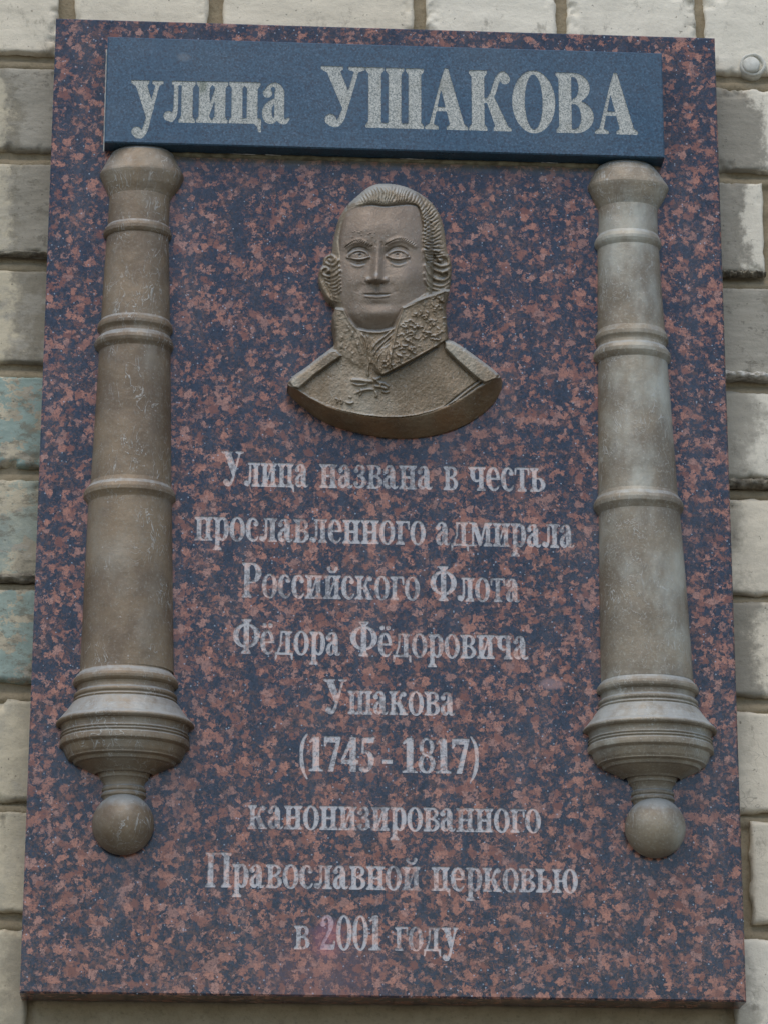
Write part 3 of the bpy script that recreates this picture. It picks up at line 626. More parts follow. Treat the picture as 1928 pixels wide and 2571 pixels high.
for i, (x0, x1) in enumerate(((-.152, -.128), (-.118, -.103), (.012, .035), (.15, .166))):
    mesh_obj('adhesive_crust', strip((x0, -.0005), (x1, -.0007), .0009, .0036, 20+i, 20), am2, plate)

# ------------------------------------------------------------------ cannons in half relief
def px(z, k, x, y, org, sc): return (org[0]+x/sc, org[1]+y/sc)
# left cannon: (photo y, left x, right x) measured on its silhouette
LC = [('muzzle', [(374, 318, 398), (378, 295, 424), (386, 281, 436), (402, 271, 444), (420, 261, 453), (436, 251.5, 461.5), (441, 250, 462.5), (447, 252, 461), (470, 262, 450), (488, 271, 435), (500, 275, 428)]),
 ('barrel', [(500, 275, 428), (510, 274, 427), (563, 270.5, 424.5), (574, 269, 425)]),
 ('reinforcing_band', [(571, 269, 425), (577, 264, 429), (584, 260, 431.5), (592, 259.5, 431.5), (598, 263, 428), (602, 268, 424.5)]),
 ('barrel', [(600, 267.5, 424.5), (700, 260.5, 426), (812, 253.5, 427.5)]),
 ('reinforcing_band', [(808, 253, 427.5), (815, 247, 432), (823, 244, 435), (830, 244.5, 434.5), (836, 250, 430), (840, 252.5, 428), (847, 252, 428), (852, 246, 431), (860, 238.5, 435), (868, 236, 436.5), (876, 239, 434), (883, 246, 430), (887, 249.5, 428.5)]),
 ('barrel', [(885, 249, 428.5), (1050, 238.5, 430), (1222, 227, 431)]),
 ('reinforcing_band', [(1216, 227, 431), (1226, 222, 433), (1235, 213, 439), (1244, 209.5, 442), (1252, 210, 442), (1258, 215, 437), (1264, 219, 433), (1268, 221, 432)]),
 ('barrel', [(1266, 221.5, 432.5), (1480, 211, 434.5), (1690, 200.5, 437)]),
 ('breech', [(1686, 200.5, 437), (1698, 197, 438.5), (1708, 188, 445), (1718, 184.5, 448), (1727, 185, 448), (1735, 191, 444), (1742, 195.5, 441), (1750, 195, 442), (1757, 191.5, 447), (1762, 190, 451), (1768, 188, 452), (1773, 188, 452), (1784, 180, 456), (1794, 172, 462), (1804, 160, 472), (1813, 147, 483), (1821, 140, 488), (1828, 140.5, 488), (1836, 147, 483), (1848, 152, 479.5), (1868, 154, 478.5), (1882, 154.5, 478), (1893, 161, 473), (1900, 170, 465), (1904, 176, 458), (1910, 180, 453), (1918, 192, 446), (1926, 210, 431), (1934, 226, 412), (1940, 238, 396), (1946, 248, 385)]),
 ('neck', [(1941, 243, 389), (1950, 251, 381), (1959, 254, 376), (1968, 257, 373), (1974, 260, 369.5), (1980, 260, 369.5), (1986, 257, 372), (1993, 256, 373), (1999, 257, 371), (2004, 261, 367), (2010, 264, 363)])]
RC = [('muzzle', [(407, 1540, 1606), (412, 1516, 1628), (421, 1500, 1642), (436, 1489, 1655), (452, 1482, 1666), (466, 1476, 1676), (471, 1475, 1678), (477, 1476.5, 1676.5), (500, 1487, 1665), (518, 1496, 1654), (529, 1502, 1650)]),
 ('barrel', [(528, 1502, 1650), (560, 1502.5, 1650), (598, 1501, 1651)]),
 ('reinforcing_band', [(594, 1501, 1651), (602, 1495, 1656), (610, 1491.5, 1659.5), (617, 1491.5, 1659.5), (623, 1494, 1657), (630, 1499.5, 1653)]),
 ('barrel', [(627, 1499.5, 1653.5), (730, 1499.5, 1660), (838, 1499.5, 1669)]),
 ('reinforcing_band', [(834, 1499, 1669), (841, 1496, 1673), (849, 1492.5, 1677), (858, 1492.5, 1677), (864, 1497, 1673), (869, 1499, 1671), (876, 1498.5, 1672), (883, 1493, 1678), (892, 1488.5, 1683), (901, 1489, 1683), (908, 1494, 1679), (914, 1500, 1675)]),
 ('barrel', [(911, 1500.5, 1675), (1080, 1501, 1688), (1248, 1501, 1701)]),
 ('reinforcing_band', [(1243, 1501, 1700), (1252, 1498, 1704), (1262, 1491.5, 1712), (1270, 1489, 1715.5), (1279, 1490, 1715), (1287, 1496, 1709), (1295, 1502, 1706)]),
 ('barrel', [(1292, 1502.5, 1706.5), (1500, 1504.5, 1724), (1715, 1508, 1740)]),
 ('breech', [(1711, 1508, 1740), (1722, 1504, 1743), (1732, 1499, 1750), (1742, 1496.5, 1753), (1750, 1498, 1752), (1758, 1503.5, 1748), (1765, 1507, 1745), (1773, 1506, 1746.5), (1780, 1502.5, 1756), (1788, 1502, 1758), (1794, 1501, 1757), (1806, 1494, 1763), (1818, 1485, 1771), (1828, 1472, 1786), (1837, 1463, 1796), (1844, 1461, 1797), (1852, 1465, 1794), (1862, 1472, 1791), (1885, 1476, 1793), (1900, 1478, 1794), (1910, 1484, 1787), (1919, 1493, 1779), (1925, 1502, 1776), (1930, 1506, 1770), (1940, 1524, 1754), (1948, 1542, 1734), (1956, 1556, 1720), (1962, 1566, 1706), (1967, 1574, 1700)]),
 ('neck', [(1962, 1573, 1702), (1970, 1580, 1697), (1980, 1584, 1693), (1988, 1588, 1689), (1994, 1590, 1687), (2000, 1587, 1689), (2007, 1584.5, 1693), (2014, 1586, 1693), (2020, 1590, 1689), (2027, 1593, 1685)])]
BR = [(1078, 117.5), (1092, 118), (1100, 121), (1112, 126), (1128, 131), (1142, 133), (1156, 132), (1166, 127), (1170, 123), (1182, 121.5), (1196, 122), (1204, 124.5), (1210, 129), (1220, 130.5), (1228, 129.5), (1232, 127), (1238, 127), (1243, 131), (1249, 131.5), (1252, 129.5), (1257, 130), (1262, 134), (1280, 140), (1305, 148), (1330, 157.5), (1350, 165), (1362, 171.5), (1372, 174.5), (1380, 174), (1388, 169), (1391, 162), (1400, 159.5), (1416, 158.5), (1426, 159), (1430, 162), (1436, 162.5), (1439, 159.5), (1444, 159.5), (1448, 163), (1453, 163), (1457, 160), (1462, 160), (1468, 163.5), (1485, 164.5), (1500, 164), (1505, 160), (1512, 154), (1530, 151), (1552, 147), (1566, 142), (1572, 142), (1576, 137), (1580, 130), (1592, 127), (1598, 126), (1602, 118), (1610, 111), (1626, 95), (1642, 80), (1652, 74)]
NK = [(1640, 67), (1652, 65), (1664, 62), (1676, 61.5), (1680, 58), (1692, 54), (1706, 51.5), (1718, 51.5), (1726, 54.5), (1736, 56.5), (1744, 56), (1750, 52.5), (1756, 55), (1766, 57.5), (1774, 57), (1780, 53), (1790, 51), (1806, 50)]
def regen(rows, kind):
    for i, (nm, pr) in enumerate(rows):
        if nm in ('breech', 'neck'):
            new = []
            for yz, r in (BR if nm == 'breech' else NK):
                y = 1200+yz/2.212
                if kind == 'l': c = 316.0-(y-1720)*.0184; rr = r
                else: c = 1625.0+(y-1720)*.0492; rr = r*.962; y = y+15.5-(y-1824)*.03
                new.append((y, c-rr, c+rr))
            rows[i] = (nm, new)
regen(LC, 'l'); regen(RC, 'r')
def relief_lathe(prof, cx, dfac, n=52, pw=2.15):
    V = []; m = n+1
    for z, r, c in prof:
        for j in range(m):
            a = math.pi*j/n; ca, sa = math.cos(a), math.sin(a)
            k = (abs(ca)**pw+abs(sa)**pw)**(-1/pw)
            V.append((c-cx+r*ca*k, -dfac*r*sa*k+.0006, z))
    F = [(i*m+j, i*m+j+1, (i+1)*m+j+1, (i+1)*m+j) for i in range(len(prof)-1) for j in range(n)]
    return V, F
def densify(pr, step=.0005):
    pr = np.array(pr); d = np.concatenate([[0], np.cumsum(np.hypot(np.diff(pr[:, 0]), np.diff(pr[:, 1])))])
    n = max(4, int(d[-1]/step)); t = np.linspace(0, d[-1], n)
    return np.stack([np.interp(t, d, pr[:, i]) for i in range(3)], -1)
def cannon(rows, ball, label, mats, seed):
    zbot = at(ball[0], ball[1], 0)
    root = empty('cannon', (zbot[0], 0, zbot[2]+ZC), label=label, cat='cannon', group='bronze relief cannons flanking the inscription')
    for name, pr in rows:
        P3 = []
        for y, xl, xr in pr:
            a, b = at(xl, y, 0), at(xr, y, 0); P3.append((a[2], (b[0]-a[0])/2, (a[0]+b[0])/2))
        D = densify(P3)
        # the casting is not perfectly turned
        D[:, 1] += .00007*fbm(D[:, 0]*160, D[:, 0]*0+seed, seed, 3)
        df = .62 if name == 'muzzle' else .85
        V, F = relief_lathe(D, zbot[0], df)
        V = np.array(V); V[:, 2] -= zbot[2]
        # surface unevenness
        nrm = fbm(V[:, 0]*60+seed, (V[:, 2])*30, 50+seed, 4); V[:, 1] -= .0009*nrm*np.clip(-V[:, 1]/.01, 0, 1)
        if name == 'muzzle':        # close the top
            m = 45; top = V[:m]; b = len(V); c = top.mean(0)+np.array([0, -.002, .0008]); V = np.vstack([V, [c]])
            me = bpy.data.meshes.new(name); me.from_pydata(V.tolist(), [], F+[(j+1, j, b) for j in range(m-1)]); me.update()
        else:
            me = np_mesh(name, V, np.array(F))
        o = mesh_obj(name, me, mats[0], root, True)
    # cascabel ball
    a, b = at(ball[0]-ball[2], ball[1], 0), at(ball[0]+ball[2], ball[1], 0); r = (b[0]-a[0])/2
    bm = bmesh.new(); bmesh.ops.create_uvsphere(bm, u_segments=48, v_segments=28, radius=r)
    for v in bm.verts: v.co.y = v.co.y*.92-r*.22
    me = bpy.data.meshes.new('knob'); bm.to_mesh(me); bm.free()
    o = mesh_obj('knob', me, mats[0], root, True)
    return root
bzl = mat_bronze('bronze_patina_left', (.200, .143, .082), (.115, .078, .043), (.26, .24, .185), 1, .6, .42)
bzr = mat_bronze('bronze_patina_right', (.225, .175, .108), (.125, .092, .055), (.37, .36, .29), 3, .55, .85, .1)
cannon(LC, (309.5, 2074, 78), 'brown bronze cannon in relief, muzzle up, left of the portrait and inscription', (bzl,), 1)
cannon(RC, (1642.5, 2083, 76), 'pale weathered bronze cannon in relief, muzzle up, right of the portrait and inscription', (bzr,), 2)

# ------------------------------------------------------------------ the portrait bust, modelled as a relief: h = height above the slab in mm
# working frame: 1 unit = 1/2.676 photo pixel, origin at photo (680, 420); each point is set at its own height on the wall
STP = 3.0
bx, by = np.meshgrid(np.arange(90, 1580, STP), np.arange(84, 1840, STP))
OUT = [(700,112),(760,106),(830,110),(900,125),(960,150),(1020,185),(1070,225),(1110,275),(1140,330),(1160,400),(1172,470),(1180,540),(1194,585),(1211,640),(1213,700),(1209,760),(1200,830),(1190,870),(1178,920),(1180,1000),(1186,1080),(1195,1150),(1230,1168),(1300,1212),(1400,1285),(1480,1345),(1530,1390),(1553,1430),(1550,1480),(1530,1530),(1490,1590),(1420,1655),(1330,1715),(1220,1765),(1100,1798),(980,1815),(860,1818),(740,1810),(620,1788),(500,1758),(400,1725),(310,1680),(230,1620),(160,1560),(125,1520),(113,1485),(118,1440),(150,1400),(230,1345),(320,1275),(380,1230),(425,1190),(428,1130),(417,1060),(412,1000),(425,965),(430,935),(400,910),(375,885),(350,840),(325,780),(320,720),(330,680),(348,650),(355,610),(380,590),(408,568),(415,520),(430,440),(450,360),(480,300),(520,245),(580,190),(640,140)]
def smooth_poly(Pn, k=4):
    q = np.array(Pn, float); n = len(q); o = []
    for i in range(n):
        a, b, c, e = q[i-1], q[i], q[(i+1) % n], q[(i+2) % n]
        for t in np.linspace(0, 1, k, endpoint=False): o.append(.5*(2*b+(c-a)*t+(2*a-5*b+4*c-e)*t*t+(3*b-a-3*c+e)*t**3))
    return np.array(o)
def smooth_path(Pn, k=6):
    q = np.array(Pn, float); ext = np.vstack([2*q[0]-q[1], q, 2*q[-1]-q[-2]]); o = []
    for i in range(1, len(ext)-2):
        a, b, c, e = ext[i-1:i+3]
        for t in np.linspace(0, 1, k, endpoint=False): o.append(.5*(2*b+(c-a)*t+(2*a-5*b+4*c-e)*t*t+(3*b-a-3*c+e)*t**3))
    o.append(q[-1]); return np.array(o)
def sm(a, b, x): t = np.clip((x-a)/(b-a), 0, 1); return t*t*(3-2*t)
H = np.zeros_like(bx)
def ga(x, y, rx, ry, amp, rot=0):
    global H
    c, s_ = math.cos(rot), math.sin(rot); u = ((bx-x)*c+(by-y)*s_)/rx; v = (-(bx-x)*s_+(by-y)*c)/ry
    H = H+amp*np.exp(-(u*u+v*v))
def path(pts, amp, w, taper=True, mask=None):
    """ridge (amp > 0) or groove along a smoothed path"""
    global H
    q = smooth_path(pts); pad = 3.2*w
    i0 = max(0, int((q[:, 0].min()-pad-90)/STP)); i1 = int((q[:, 0].max()+pad-90)/STP)+2
    j0 = max(0, int((q[:, 1].min()-pad-84)/STP)); j1 = int((q[:, 1].max()+pad-84)/STP)+2
    X_, Y_ = bx[j0:j1, i0:i1], by[j0:j1, i0:i1]; best = np.full(X_.shape, 1e9); tt = np.zeros(X_.shape); n = len(q)-1
    for i in range(n):
        e = q[i+1]-q[i]; t = np.clip(((X_-q[i, 0])*e[0]+(Y_-q[i, 1])*e[1])/(e@e+1e-9), 0, 1)
        d = np.hypot(X_-q[i, 0]-e[0]*t, Y_-q[i, 1]-e[1]*t); m = d < best
        best = np.where(m, d, best); tt = np.where(m, (i+t)/n, tt)
    f = np.exp(-(best/w)**2)*amp
    if taper: f = f*np.clip(np.sin(np.pi*np.clip(tt, .02, .98))*1.8, 0, 1)
    if mask is not None: f = f*mask[j0:j1, i0:i1]
    H[j0:j1, i0:i1] += f
out = sd_poly(bx, by, smooth_poly(OUT)); inside = out < 0; dist = np.clip(-out, 0, None)
FACE = [(520,290),(580,258),(680,243),(760,252),(850,243),(930,240),(985,262),(1007,320),(1020,400),(1015,480),(1025,560),(1035,650),(1042,760),(1030,840),(960,890),(885,940),(872,990),(850,1030),(822,1080),(740,1103),(650,1100),(580,1085),(520,1015),(485,935),(466,850),(462,700),(466,600),(458,500),(472,400)]
face = sd_poly(bx, by, smooth_poly(FACE)); isf = face < 0
HEADP = [(640,60),(1000,60),(1300,300),(1300,700),(1215,830),(1165,830),(885,940),(850,1030),(822,1080),(740,1103),(650,1100),(580,1085),(520,1010),(490,958),(430,945),(250,900),(250,500),(400,200)]
headd = sd_poly(bx, by, HEADP); ishead = headd < 0
# front edge where the bust is cut off, and the curved rim below it
cut = np.interp(bx[0], [90,130,185,260,370,480,620,750,880,980,1090,1200,1300,1380,1460,1545,1580], [1440,1468,1495,1543,1598,1635,1664,1677,1677,1665,1636,1592,1537,1482,1440,1405,1395])[None, :]
# --- head
egg = np.sqrt(np.clip(1-(np.abs(bx-745)/345)**2.3-(np.abs(by-640)/600)**2.4, 0, 1))
head = 12+24*egg
head = head+(-9)*sm(960, 1110, by)*np.exp(-((bx-720)/260)**2)
body = 25+5*np.exp(-((bx-780)/420)**2)-5*sm(1280, 1650, by)*0+3*np.exp(-(((bx-700)/200)**2+((by-1250)/150)**2))
H = np.where(ishead, head, body)
w_ = sm(-14, 6, headd); H = head*(1-w_)+body*w_
# face features
hf = isf*1.0
ga(720, 390, 190, 110, 2.2); ga(610, 440, 90, 60, .8); ga(850, 440, 90, 60, .8)
ga(592, 578, 92, 54, -2.9); ga(852, 574, 92, 54, -2.9); ga(662, 578, 30, 32, -1.7); ga(778, 578, 28, 32, -1.8)
t_ = np.clip((by-500)/255, 0, 1); cxn = 722-12*t_; amp = 1.8+8.5*t_**1.35; wn = 25+15*t_**1.3
tip = 1-sm(746, 794, by)
H += hf*amp*np.exp(-np.abs((bx-cxn)/wn)**2)*tip*sm(455, 560, by)
ga(708, 740, 30, 24, 2.6); 
for xx in (651, 772): ga(xx, 754, 24, 19, 3.2)
path([(632,735),(626,758),(640,778)], -.8, 8); path([(790,735),(797,758),(786,776)], -.8, 8)
ga(672, 778, 12, 6, -2.5); ga(745, 778, 12, 6, -2.5)
# brows and their hairs
path([(494,545),(520,518),(550,502),(590,496),(628,503),(664,520)], 2.1, 17)
path([(775,516),(795,503),(830,488),(875,480),(920,494),(965,525),(985,550)], 2.1, 17)
for i in range(15):
    t = i/14; x = 505+170*t; y = 530-38*math.sin(math.pi*min(1, t*1.1)); path([(x-8, y+10), (x+10, y-10)], -1.3, 3.2)
    x = 770+195*t; y = 518-36*math.sin(math.pi*t); path([(x-8, y+8), (x+11, y-9)], -1.3, 3.2)
path([(708,488),(704,515),(709,532)], -.8, 7); path([(738,494),(748,515),(749,528)], -.8, 7)
# eyes
for (ex, ey, sg) in ((592, 588, 1), (853, 586, -1)):
    e2 = ((bx-ex)/70)**2+((by-ey)/34)**2; H += 4.0*np.sqrt(np.clip(1-e2, 0, 1))
path([(512,604),(528,586),(552,568),(590,557),(628,566),(650,584),(662,602)], 1.7, 7, False)
path([(776,596),(800,575),(830,560),(860,556),(895,567),(918,585),(930,604)], 1.7, 7, False)
path([(508,590),(530,562),(560,541),(598,534),(636,545),(662,570)], -1.6, 6); path([(770,578),(798,552),(828,537),(865,532),(905,545),(940,578)], -1.6, 6)
path([(520,606),(555,614),(600,617),(635,610),(662,602)], 1.8, 5.5, False); path([(780,596),(815,610),(855,615),(895,610),(928,602)], 1.8, 5.5, False)
path([(548,580),(575,569),(615,569),(642,585)], -1.3, 5); path([(808,580),(840,569),(875,569),(902,586)], -1.3, 5)
path([(520,622),(545,640),(585,650),(625,644),(650,628)], -1.3, 8); path([(785,614),(815,634),(855,644),(895,636),(922,618)], -1.3, 8)
path([(530,640),(580,664),(635,652)], 1.2, 9); path([(790,634),(850,660),(915,640)], 1.2, 9)
for (ex, ey) in ((600, 586), (850, 583)):
    r_ = np.hypot(bx-ex, (by-ey)); H += -.6*np.exp(-((r_-19)/3.2)**2)-2.8*np.exp(-(r_/9)**2)
    ga(ex-8, ey-7, 5, 4, 1.2)
# cheeks, mouth, chin
ga(550, 745, 80, 90, 3.2); ga(900, 740, 90, 95, 3.8)
path([(628,775),(595,812),(580,850)], -.7, 26); path([(798,775),(828,810),(842,850)], -.7, 26)
ga(712, 845, 150, 60, 1.0); ga(714, 800, 12, 22, -1.2)
path([(612,851),(645,852),(690,852),(712,854),(740,852),(785,851),(812,847)], -1.8, 5)
path([(624,863),(650,867),(715,872),(778,865),(802,858)], 1.2, 7)
path([(655,842),(690,835),(712,840),(738,835),(775,842)], .5, 8)
ga(715, 890, 80, 20, .8); ga(716, 922, 90, 24, -1.1); ga(716, 990, 115, 62, 3.4)
path([(560,960),(600,1030),(660,1070),(730,1080),(800,1058),(842,1000)], .8, 22)
# --- hair: combed back, strands fan away from the brow and roll over the ears
hairm = sm(-4, 10, face)*ishead*inside
lock = sm(2, 26, face)*ishead
H += hairm*3.6*np.clip(face/26, 0, 1)**.5*(1-.75*(bx < 520))
ang = np.arctan2(by-470, bx-770); rad = np.hypot(bx-770, by-470)
warp = 1.6*fbm(bx/90, by/90, 5, 3)
ph = ang*43+(rad-240)/26*sm(-1.4, -.4, ang)+warp*2.2+.8*fbm(bx/35, by/35, 15, 2)
depthv = .55+.45*fbm(bx/60+3, by/60, 9, 2)
grove = np.abs(np.sin(ph))**.7
wtop = sm(595, 640, bx)*sm(6, 16, face)*sm(60, 20, -dist+60)*(by < 640)
wside = np.where(bx > 960, 1-sm(95, 150, face)*.75, 1)
H += wtop*wside*(grove-.75)*4.4*depthv*ishead
path([(600,262),(650,252),(700,252),(760,262),(850,256),(930,250),(985,268),(1008,310)], 1.2, 9, True, hairm)
path([(600,262),(650,252),(700,251),(760,259),(850,252),(930,247),(985,262),(1010,320),(1022,400),(1018,480)], -2.2, 5)
path([(485,330),(520,287),(580,256),(640,246)], 1.4, 8); path([(462,560),(456,480),(470,400),(488,330)], -1.4, 8)
for k_ in range(9): 
    y0 = 330+k_*27; path([(1012+4*math.sin(k_), y0), (1050, y0+16), (1095, y0+38)], 1.5, 6)
# side rolls on the right
base = [([(1030,560),(1052,600),(1090,640),(1140,662),(1190,650),(1192,610),(1150,592),(1122,608),(1142,628)], 4.6, 12),
        ([(1040,600),(1062,650),(1105,690),(1160,700),(1200,680)], 3.4, 11),
        ([(1036,660),(1060,710),(1105,748),(1160,756),(1196,725),(1178,696),(1150,708)], 4.4, 12),
        ([(1032,712),(1058,758),(1100,790),(1155,796),(1198,770)], 3.6, 10),
        ([(1034,755),(1060,795),(1100,818),(1150,822),(1190,800)], 3.2, 9), ([(1050,815),(1090,842),(1140,840),(1180,822)], 2.2, 9),
        ([(1100,560),(1150,575),(1185,592)], 2.6, 10), ([(1060,540),(1110,590)], 2.4, 9)]
base += [([(452,625),(425,655),(385,650),(362,628),(372,602),(405,592),(428,608),(412,630),(396,622)], 4.6, 10),
         ([(458,665),(425,690),(400,700),(385,690)], 3.2, 9),
         ([(462,695),(430,722),(390,732),(352,718),(342,690),(365,672),(392,684),(380,702)], 4.6, 10),
         ([(462,728),(430,752),(395,758),(365,748)], 3.0, 8), ([(464,752),(432,776),(400,784),(375,774)], 3.0, 7.5),
         ([(466,778),(440,800),(410,806),(392,796)], 2.8, 7), ([(468,802),(446,822),(420,828),(404,820)], 2.6, 7), ([(470,828),(452,844),(430,850)], 2.2, 6.5),
         ([(336,690),(332,740),(350,810),(385,870),(425,910)], 2.6, 9), ([(352,770),(372,830),(405,880),(440,900)], 2.2, 8), ([(372,810),(400,855),(436,872)], 2.0, 7), ([(358,650),(340,672),(334,700)], 2.4, 9)]
dk = np.exp(-((np.maximum(0, np.abs(bx-1115)-60)/25)**2))*sm(540, 600, by)*(1-sm(830, 860, by))
H += -3.0*dk*ishead*(face > 4)
dk = sm(555, 610, by)*(1-sm(840, 880, by))*(bx < 455); H += -2.0*dk
for p_, a_2, w_2 in base: path(p_, a_2*.8, w_2*1.08, False)
# --- collars
RCOL = [(885,940),(1010,885),(1165,822),(1172,900),(1180,1000),(1188,1080),(1195,1150),(1110,1206),(1000,1268),(900,1322),(750,1398),(706,1372),(690,1320),(720,1262),(790,1180),(822,1110),(850,1040),(872,985)]
rc = sd_poly(bx, by, RCOL); wr = sm(4, -10, rc)
H += wr*(5.5+2.5*np.exp(-((bx-900)/120)**2))
path([(1168,826),(1010,888),(888,942)], 2.6, 9, False); path([(888,942),(872,990),(852,1048),(838,1110),(822,1190),(806,1270),(798,1345)], 2.6, 7, False)
path([(1112,1210),(1000,1275),(900,1330),(752,1402)], -3.0, 7, False); path([(1112,1198),(1000,1262),(900,1316),(756,1388)], 1.5, 6, False)
path([(750,1398),(708,1374),(694,1325),(720,1268),(792,1180)], 2.0, 7)
path([(1176,930),(1180,1020),(1184,1090)], 1.2, 8)
r2 = random.Random(3)
for i in range(115):                        # raised leaf embroidery
    for _ in range(40):
        x, y = r2.uniform(720, 1175), r2.uniform(850, 1370)
        jj, ii = int((y-84)/STP), int((x-90)/STP)
        if rc[jj, ii] < -20: break
    L = r2.uniform(16, 34); a = r2.choice([-.5, -.3, .1, .5, 1.0])+r2.uniform(-.3, .3); b = a+r2.choice([-1, 1])*r2.uniform(.7, 1.5)
    p1 = (x+L*math.cos(a), y+L*math.sin(a)); p2 = (p1[0]+L*.8*math.cos(b), p1[1]+L*.8*math.sin(b))
    path([(x, y), p1, p2], r2.uniform(1.1, 2.1), r2.uniform(4.5, 6.5))
H += wr*.5*fbm(bx/14, by/14, 31, 3)
LCOL = [(412,1000),(425,958),(455,942),(490,958),(520,1012),(580,1085),(620,1160),(650,1240),(655,1330),(600,1345),(540,1320),(470,1270),(440,1225),(425,1190),(426,1120)]
lc = sd_poly(bx, by, LCOL); wl_ = sm(16, -26, lc); H += wl_*1.6
path([(440,950),(490,965),(525,1030),(580,1100),(615,1180),(645,1270)], 2.2, 9); path([(500,1030),(560,1130),(590,1210),(615,1300)], 1.3, 9)
H += wl_*.8*fbm(bx/30, by/30, 44, 3)
for i in range(10):
    x, y = r2.uniform(470, 600), r2.uniform(1040, 1290)
    path([(x, y), (x+r2.uniform(-20, 20), y+20), (x+r2.uniform(-30, 30), y+40)], 1.0, 8)
# neckcloth and its falling folds
NECK = [(575,1082),(650,1100),(740,1103),(822,1078),(845,1060),(822,1130),(790,1190),(720,1262),(690,1320),(660,1320),(650,1240),(620,1160)]
nc = sd_poly(bx, by, NECK); wn_ = sm(4, -8, nc); H += wn_*1.5
path([(580,1082),(650,1104),(740,1107),(822,1082)], 2.6, 7); path([(838,1075),(770,1130),(700,1190),(672,1240)], 2.4, 6); path([(836,1105),(775,1160),(712,1222),(684,1275)], 2.4, 6); path([(822,1140),(770,1190),(715,1250),(690,1305)], 2.2, 6)
path([(600,1110),(640,1160),(650,1240)], 2.0, 7); path([(640,1120),(665,1170),(662,1250)], 1.5, 6)
path([(790,1195),(745,1225),(712,1285),(715,1345),(745,1370)], 2.2, 6); path([(800,1215),(800,1290),(775,1345)], 1.8, 6); path([(775,1230),(765,1290),(735,1340)], 1.4, 6)
H += wn_*.8*fbm(bx/18, by/18, 61, 3)
# ribbon, cross and clasps on the breast
for p_, a_2, w_2 in [([(655,1330),(650,1370),(655,1410)], 2.2, 7), ([(530,1430),(580,1428),(640,1436),(700,1442)], 3.4, 10), ([(540,1448),(590,1462),(660,1455)], 2.6, 8), ([(680,1412),(720,1440),(745,1470)], 3.2, 9), ([(700,1425),(745,1410)], 2.6, 8), ([(690,1470),(740,1475),(792,1492)], 3.2, 9), ([(730,1440),(775,1462),(795,1480)], 2.8, 8), ([(565,1520),(610,1500),(660,1490),(700,1498)], 3.0, 8), ([(600,1480),(610,1510),(590,1535)], 2.6, 7), ([(700,1500),(712,1530),(700,1545)], 2.8, 8), ([(740,1500),(770,1512),(800,1505)], 2.2, 7), ([(500,1575),(530,1585),(560,1575)], 2.8, 8), ([(430,1550),(450,1562),(445,1585)], 2.2, 6), ([(465,1555),(480,1575),(470,1595)], 2.0, 6), ([(520,1540),(545,1548)], 2.0, 6)]: path(p_, a_2, w_2)
# epaulettes
EL = [(116,1438),(150,1400),(230,1343),(320,1273),(385,1228),(440,1228),(478,1268),(400,1322),(290,1400),(192,1488),(150,1480)]
ER = [(1168,1168),(1228,1164),(1300,1210),(1400,1283),(1480,1343),(1532,1392),(1515,1420),(1432,1452),(1370,1408),(1260,1310),(1168,1218)]
el = sd_poly(bx, by, EL); er = sd_poly(bx, by, ER)
H += 5.5*sm(6, -12, el)+7.0*sm(6, -12, er)
path([(478,1272),(400,1330),(290,1408),(190,1492)], -1.6, 6); path([(1166,1226),(1260,1320),(1368,1418),(1430,1456)], -1.8, 6)
ga(430, 1243, 12, 12, -1.3); ga(1290, 1222, 10, 10, -1.0)
path([(1392,1432),(1300,1500),(1200,1580),(1135,1632)], -2.4, 5, False); path([(1425,1440),(1330,1510),(1240,1580),(1180,1605)], -2.0, 5, False); path([(1408,1436),(1315,1505),(1220,1578),(1160,1618)], 1.8, 6, False)
path([(190,1492),(150,1478)], -1.2, 6)
# --- roll the relief over towards its outline
roll = np.where(ishead, 70.0, 34.0); e_2 = np.clip(1-dist/roll, 0, 1); low = np.where(ishead, .50, .66)
H = H*(low+(1-low)*np.sqrt(np.clip(1-e_2**2, 0, 1)))
# cut lower edge and rim
below = by > cut
rimt = np.clip((by-cut)/(by-cut+dist+1e-6), 0, 1)
edge_h = 27.0
hb = edge_h*(1-rimt**1.25)+2.5
front = H+1.3*np.exp(-((cut-by)/9)**2)
H = np.where(below, np.minimum(hb, 28.5)+.35*fbm(bx/40, by/20, 12, 3), front)
cutb = np.exp(-((by-cut)/5)**2)
# casting roughness: fine on the skin, coarse on the cloth
skin = sm(6, -6, face)
H += (.22*fbm(bx/30, by/30, 3, 3)+.10*fbm(bx/8, by/8, 4, 2))*skin+(.42*fbm(bx/22, by/22, 6, 3)+.30*fbm(bx/8, by/8, 8, 2))*(1-skin)*(1-.5*below)
for i in range(24):
    x, y = r2.uniform(540, 700), r2.uniform(425, 520); ga(x, y, 4, 3, .8)
H = np.clip(H, 1.0, None)
X3, Y3, Z3 = at_np(680+bx/2.6758, 420+by/2.6758, -H/1000)
bb = at(680+830/2.6758, 420+1818/2.6758, 0)
bust = empty('bronze_bust', (bb[0], 0, bb[2]+ZC), label='bronze relief bust of a man with curled hair, embroidered collar and epaulettes', cat='relief bust')
X3 = X3-bb[0]; Z3 = Z3-bb[2]
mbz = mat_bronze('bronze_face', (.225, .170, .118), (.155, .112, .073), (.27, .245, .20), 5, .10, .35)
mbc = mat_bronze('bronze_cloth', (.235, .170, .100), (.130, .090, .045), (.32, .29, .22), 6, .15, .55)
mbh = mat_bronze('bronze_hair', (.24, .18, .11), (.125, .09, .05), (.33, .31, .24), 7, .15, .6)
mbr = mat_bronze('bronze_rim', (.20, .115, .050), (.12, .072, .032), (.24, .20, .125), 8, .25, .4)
lab = np.full(bx.shape, 3)                        # coat
lab[(ishead) & inside] = 1; lab[isf] = 0
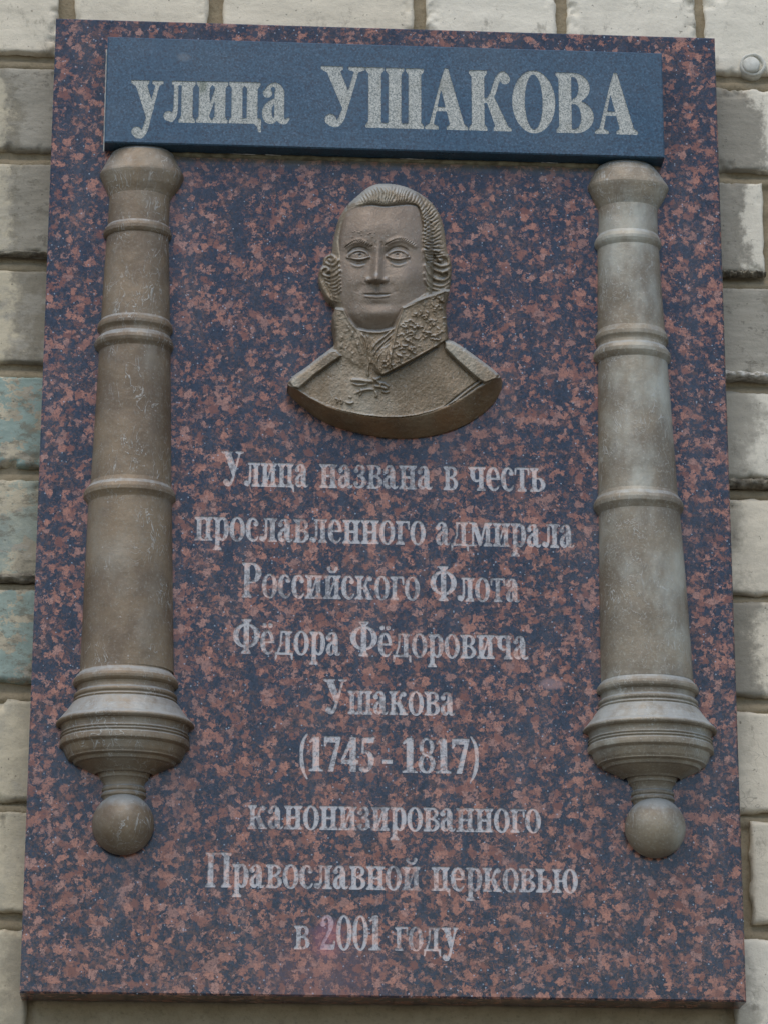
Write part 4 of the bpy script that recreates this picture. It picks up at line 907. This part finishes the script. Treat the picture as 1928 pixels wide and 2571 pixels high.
lab[(rc < 0) & inside] = 2; lab[(lc < 0) & inside & ~isf] = 2; lab[(nc < 0) & inside & ~isf] = 4
lab[(el < 0) & inside] = 5; lab[(er < 0) & inside] = 6; lab[below & inside] = 7
names = {0: ('face', mbz), 1: ('hair', mbh), 2: ('collar', mbc), 3: ('coat', mbc), 4: ('neckcloth', mbc), 5: ('epaulette', mbh), 6: ('epaulette', mbh), 7: ('rim', mbr)}
cell = inside[:-1, :-1] & inside[1:, :-1] & inside[:-1, 1:] & inside[1:, 1:]
labc = lab[:-1, :-1]
ID = np.arange(bx.size).reshape(bx.shape); PV = np.stack([X3, Y3, Z3], -1).reshape(-1, 3)
for L_, (nm, mt) in names.items():
    m = cell & (labc == L_)
    j, i = np.nonzero(m)
    if len(j) == 0: continue
    F = np.stack([ID[j+1, i], ID[j+1, i+1], ID[j, i+1], ID[j, i]], -1)
    used, inv = np.unique(F, return_inverse=True); inv = inv.reshape(F.shape); Vv = PV[used]
    # side walls back to the stone wherever this part reaches the outline
    sk = []
    pad = np.pad(cell, 1)
    for dj, di, c0, c1 in ((-1, 0, 3, 2), (1, 0, 1, 0), (0, -1, 0, 3), (0, 1, 2, 1)):
        ed = m & ~pad[1+dj:1+dj+cell.shape[0], 1+di:1+di+cell.shape[1]]; jj, ii = np.nonzero(ed)
        q4 = [ID[jj+1, ii], ID[jj+1, ii+1], ID[jj, ii+1], ID[jj, ii]]
        sk.append(np.stack([q4[c0], q4[c1]], -1))
    sk = np.vstack(sk)
    if len(sk):
        u2, inv2 = np.unique(sk, return_inverse=True); inv2 = inv2.reshape(sk.shape); n0 = len(Vv); n1 = len(u2)
        fr = PV[u2]; bk = fr.copy(); bk[:, 1] = .0012
        Vv = np.vstack([Vv, fr, bk]); F2 = np.stack([n0+inv2[:, 1], n0+inv2[:, 0], n0+n1+inv2[:, 0], n0+n1+inv2[:, 1]], -1)
        F = np.vstack([inv, F2])
    else: F = inv
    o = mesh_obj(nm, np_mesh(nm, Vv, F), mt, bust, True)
# thin irregular line of sealant under the rim
exec_done = True
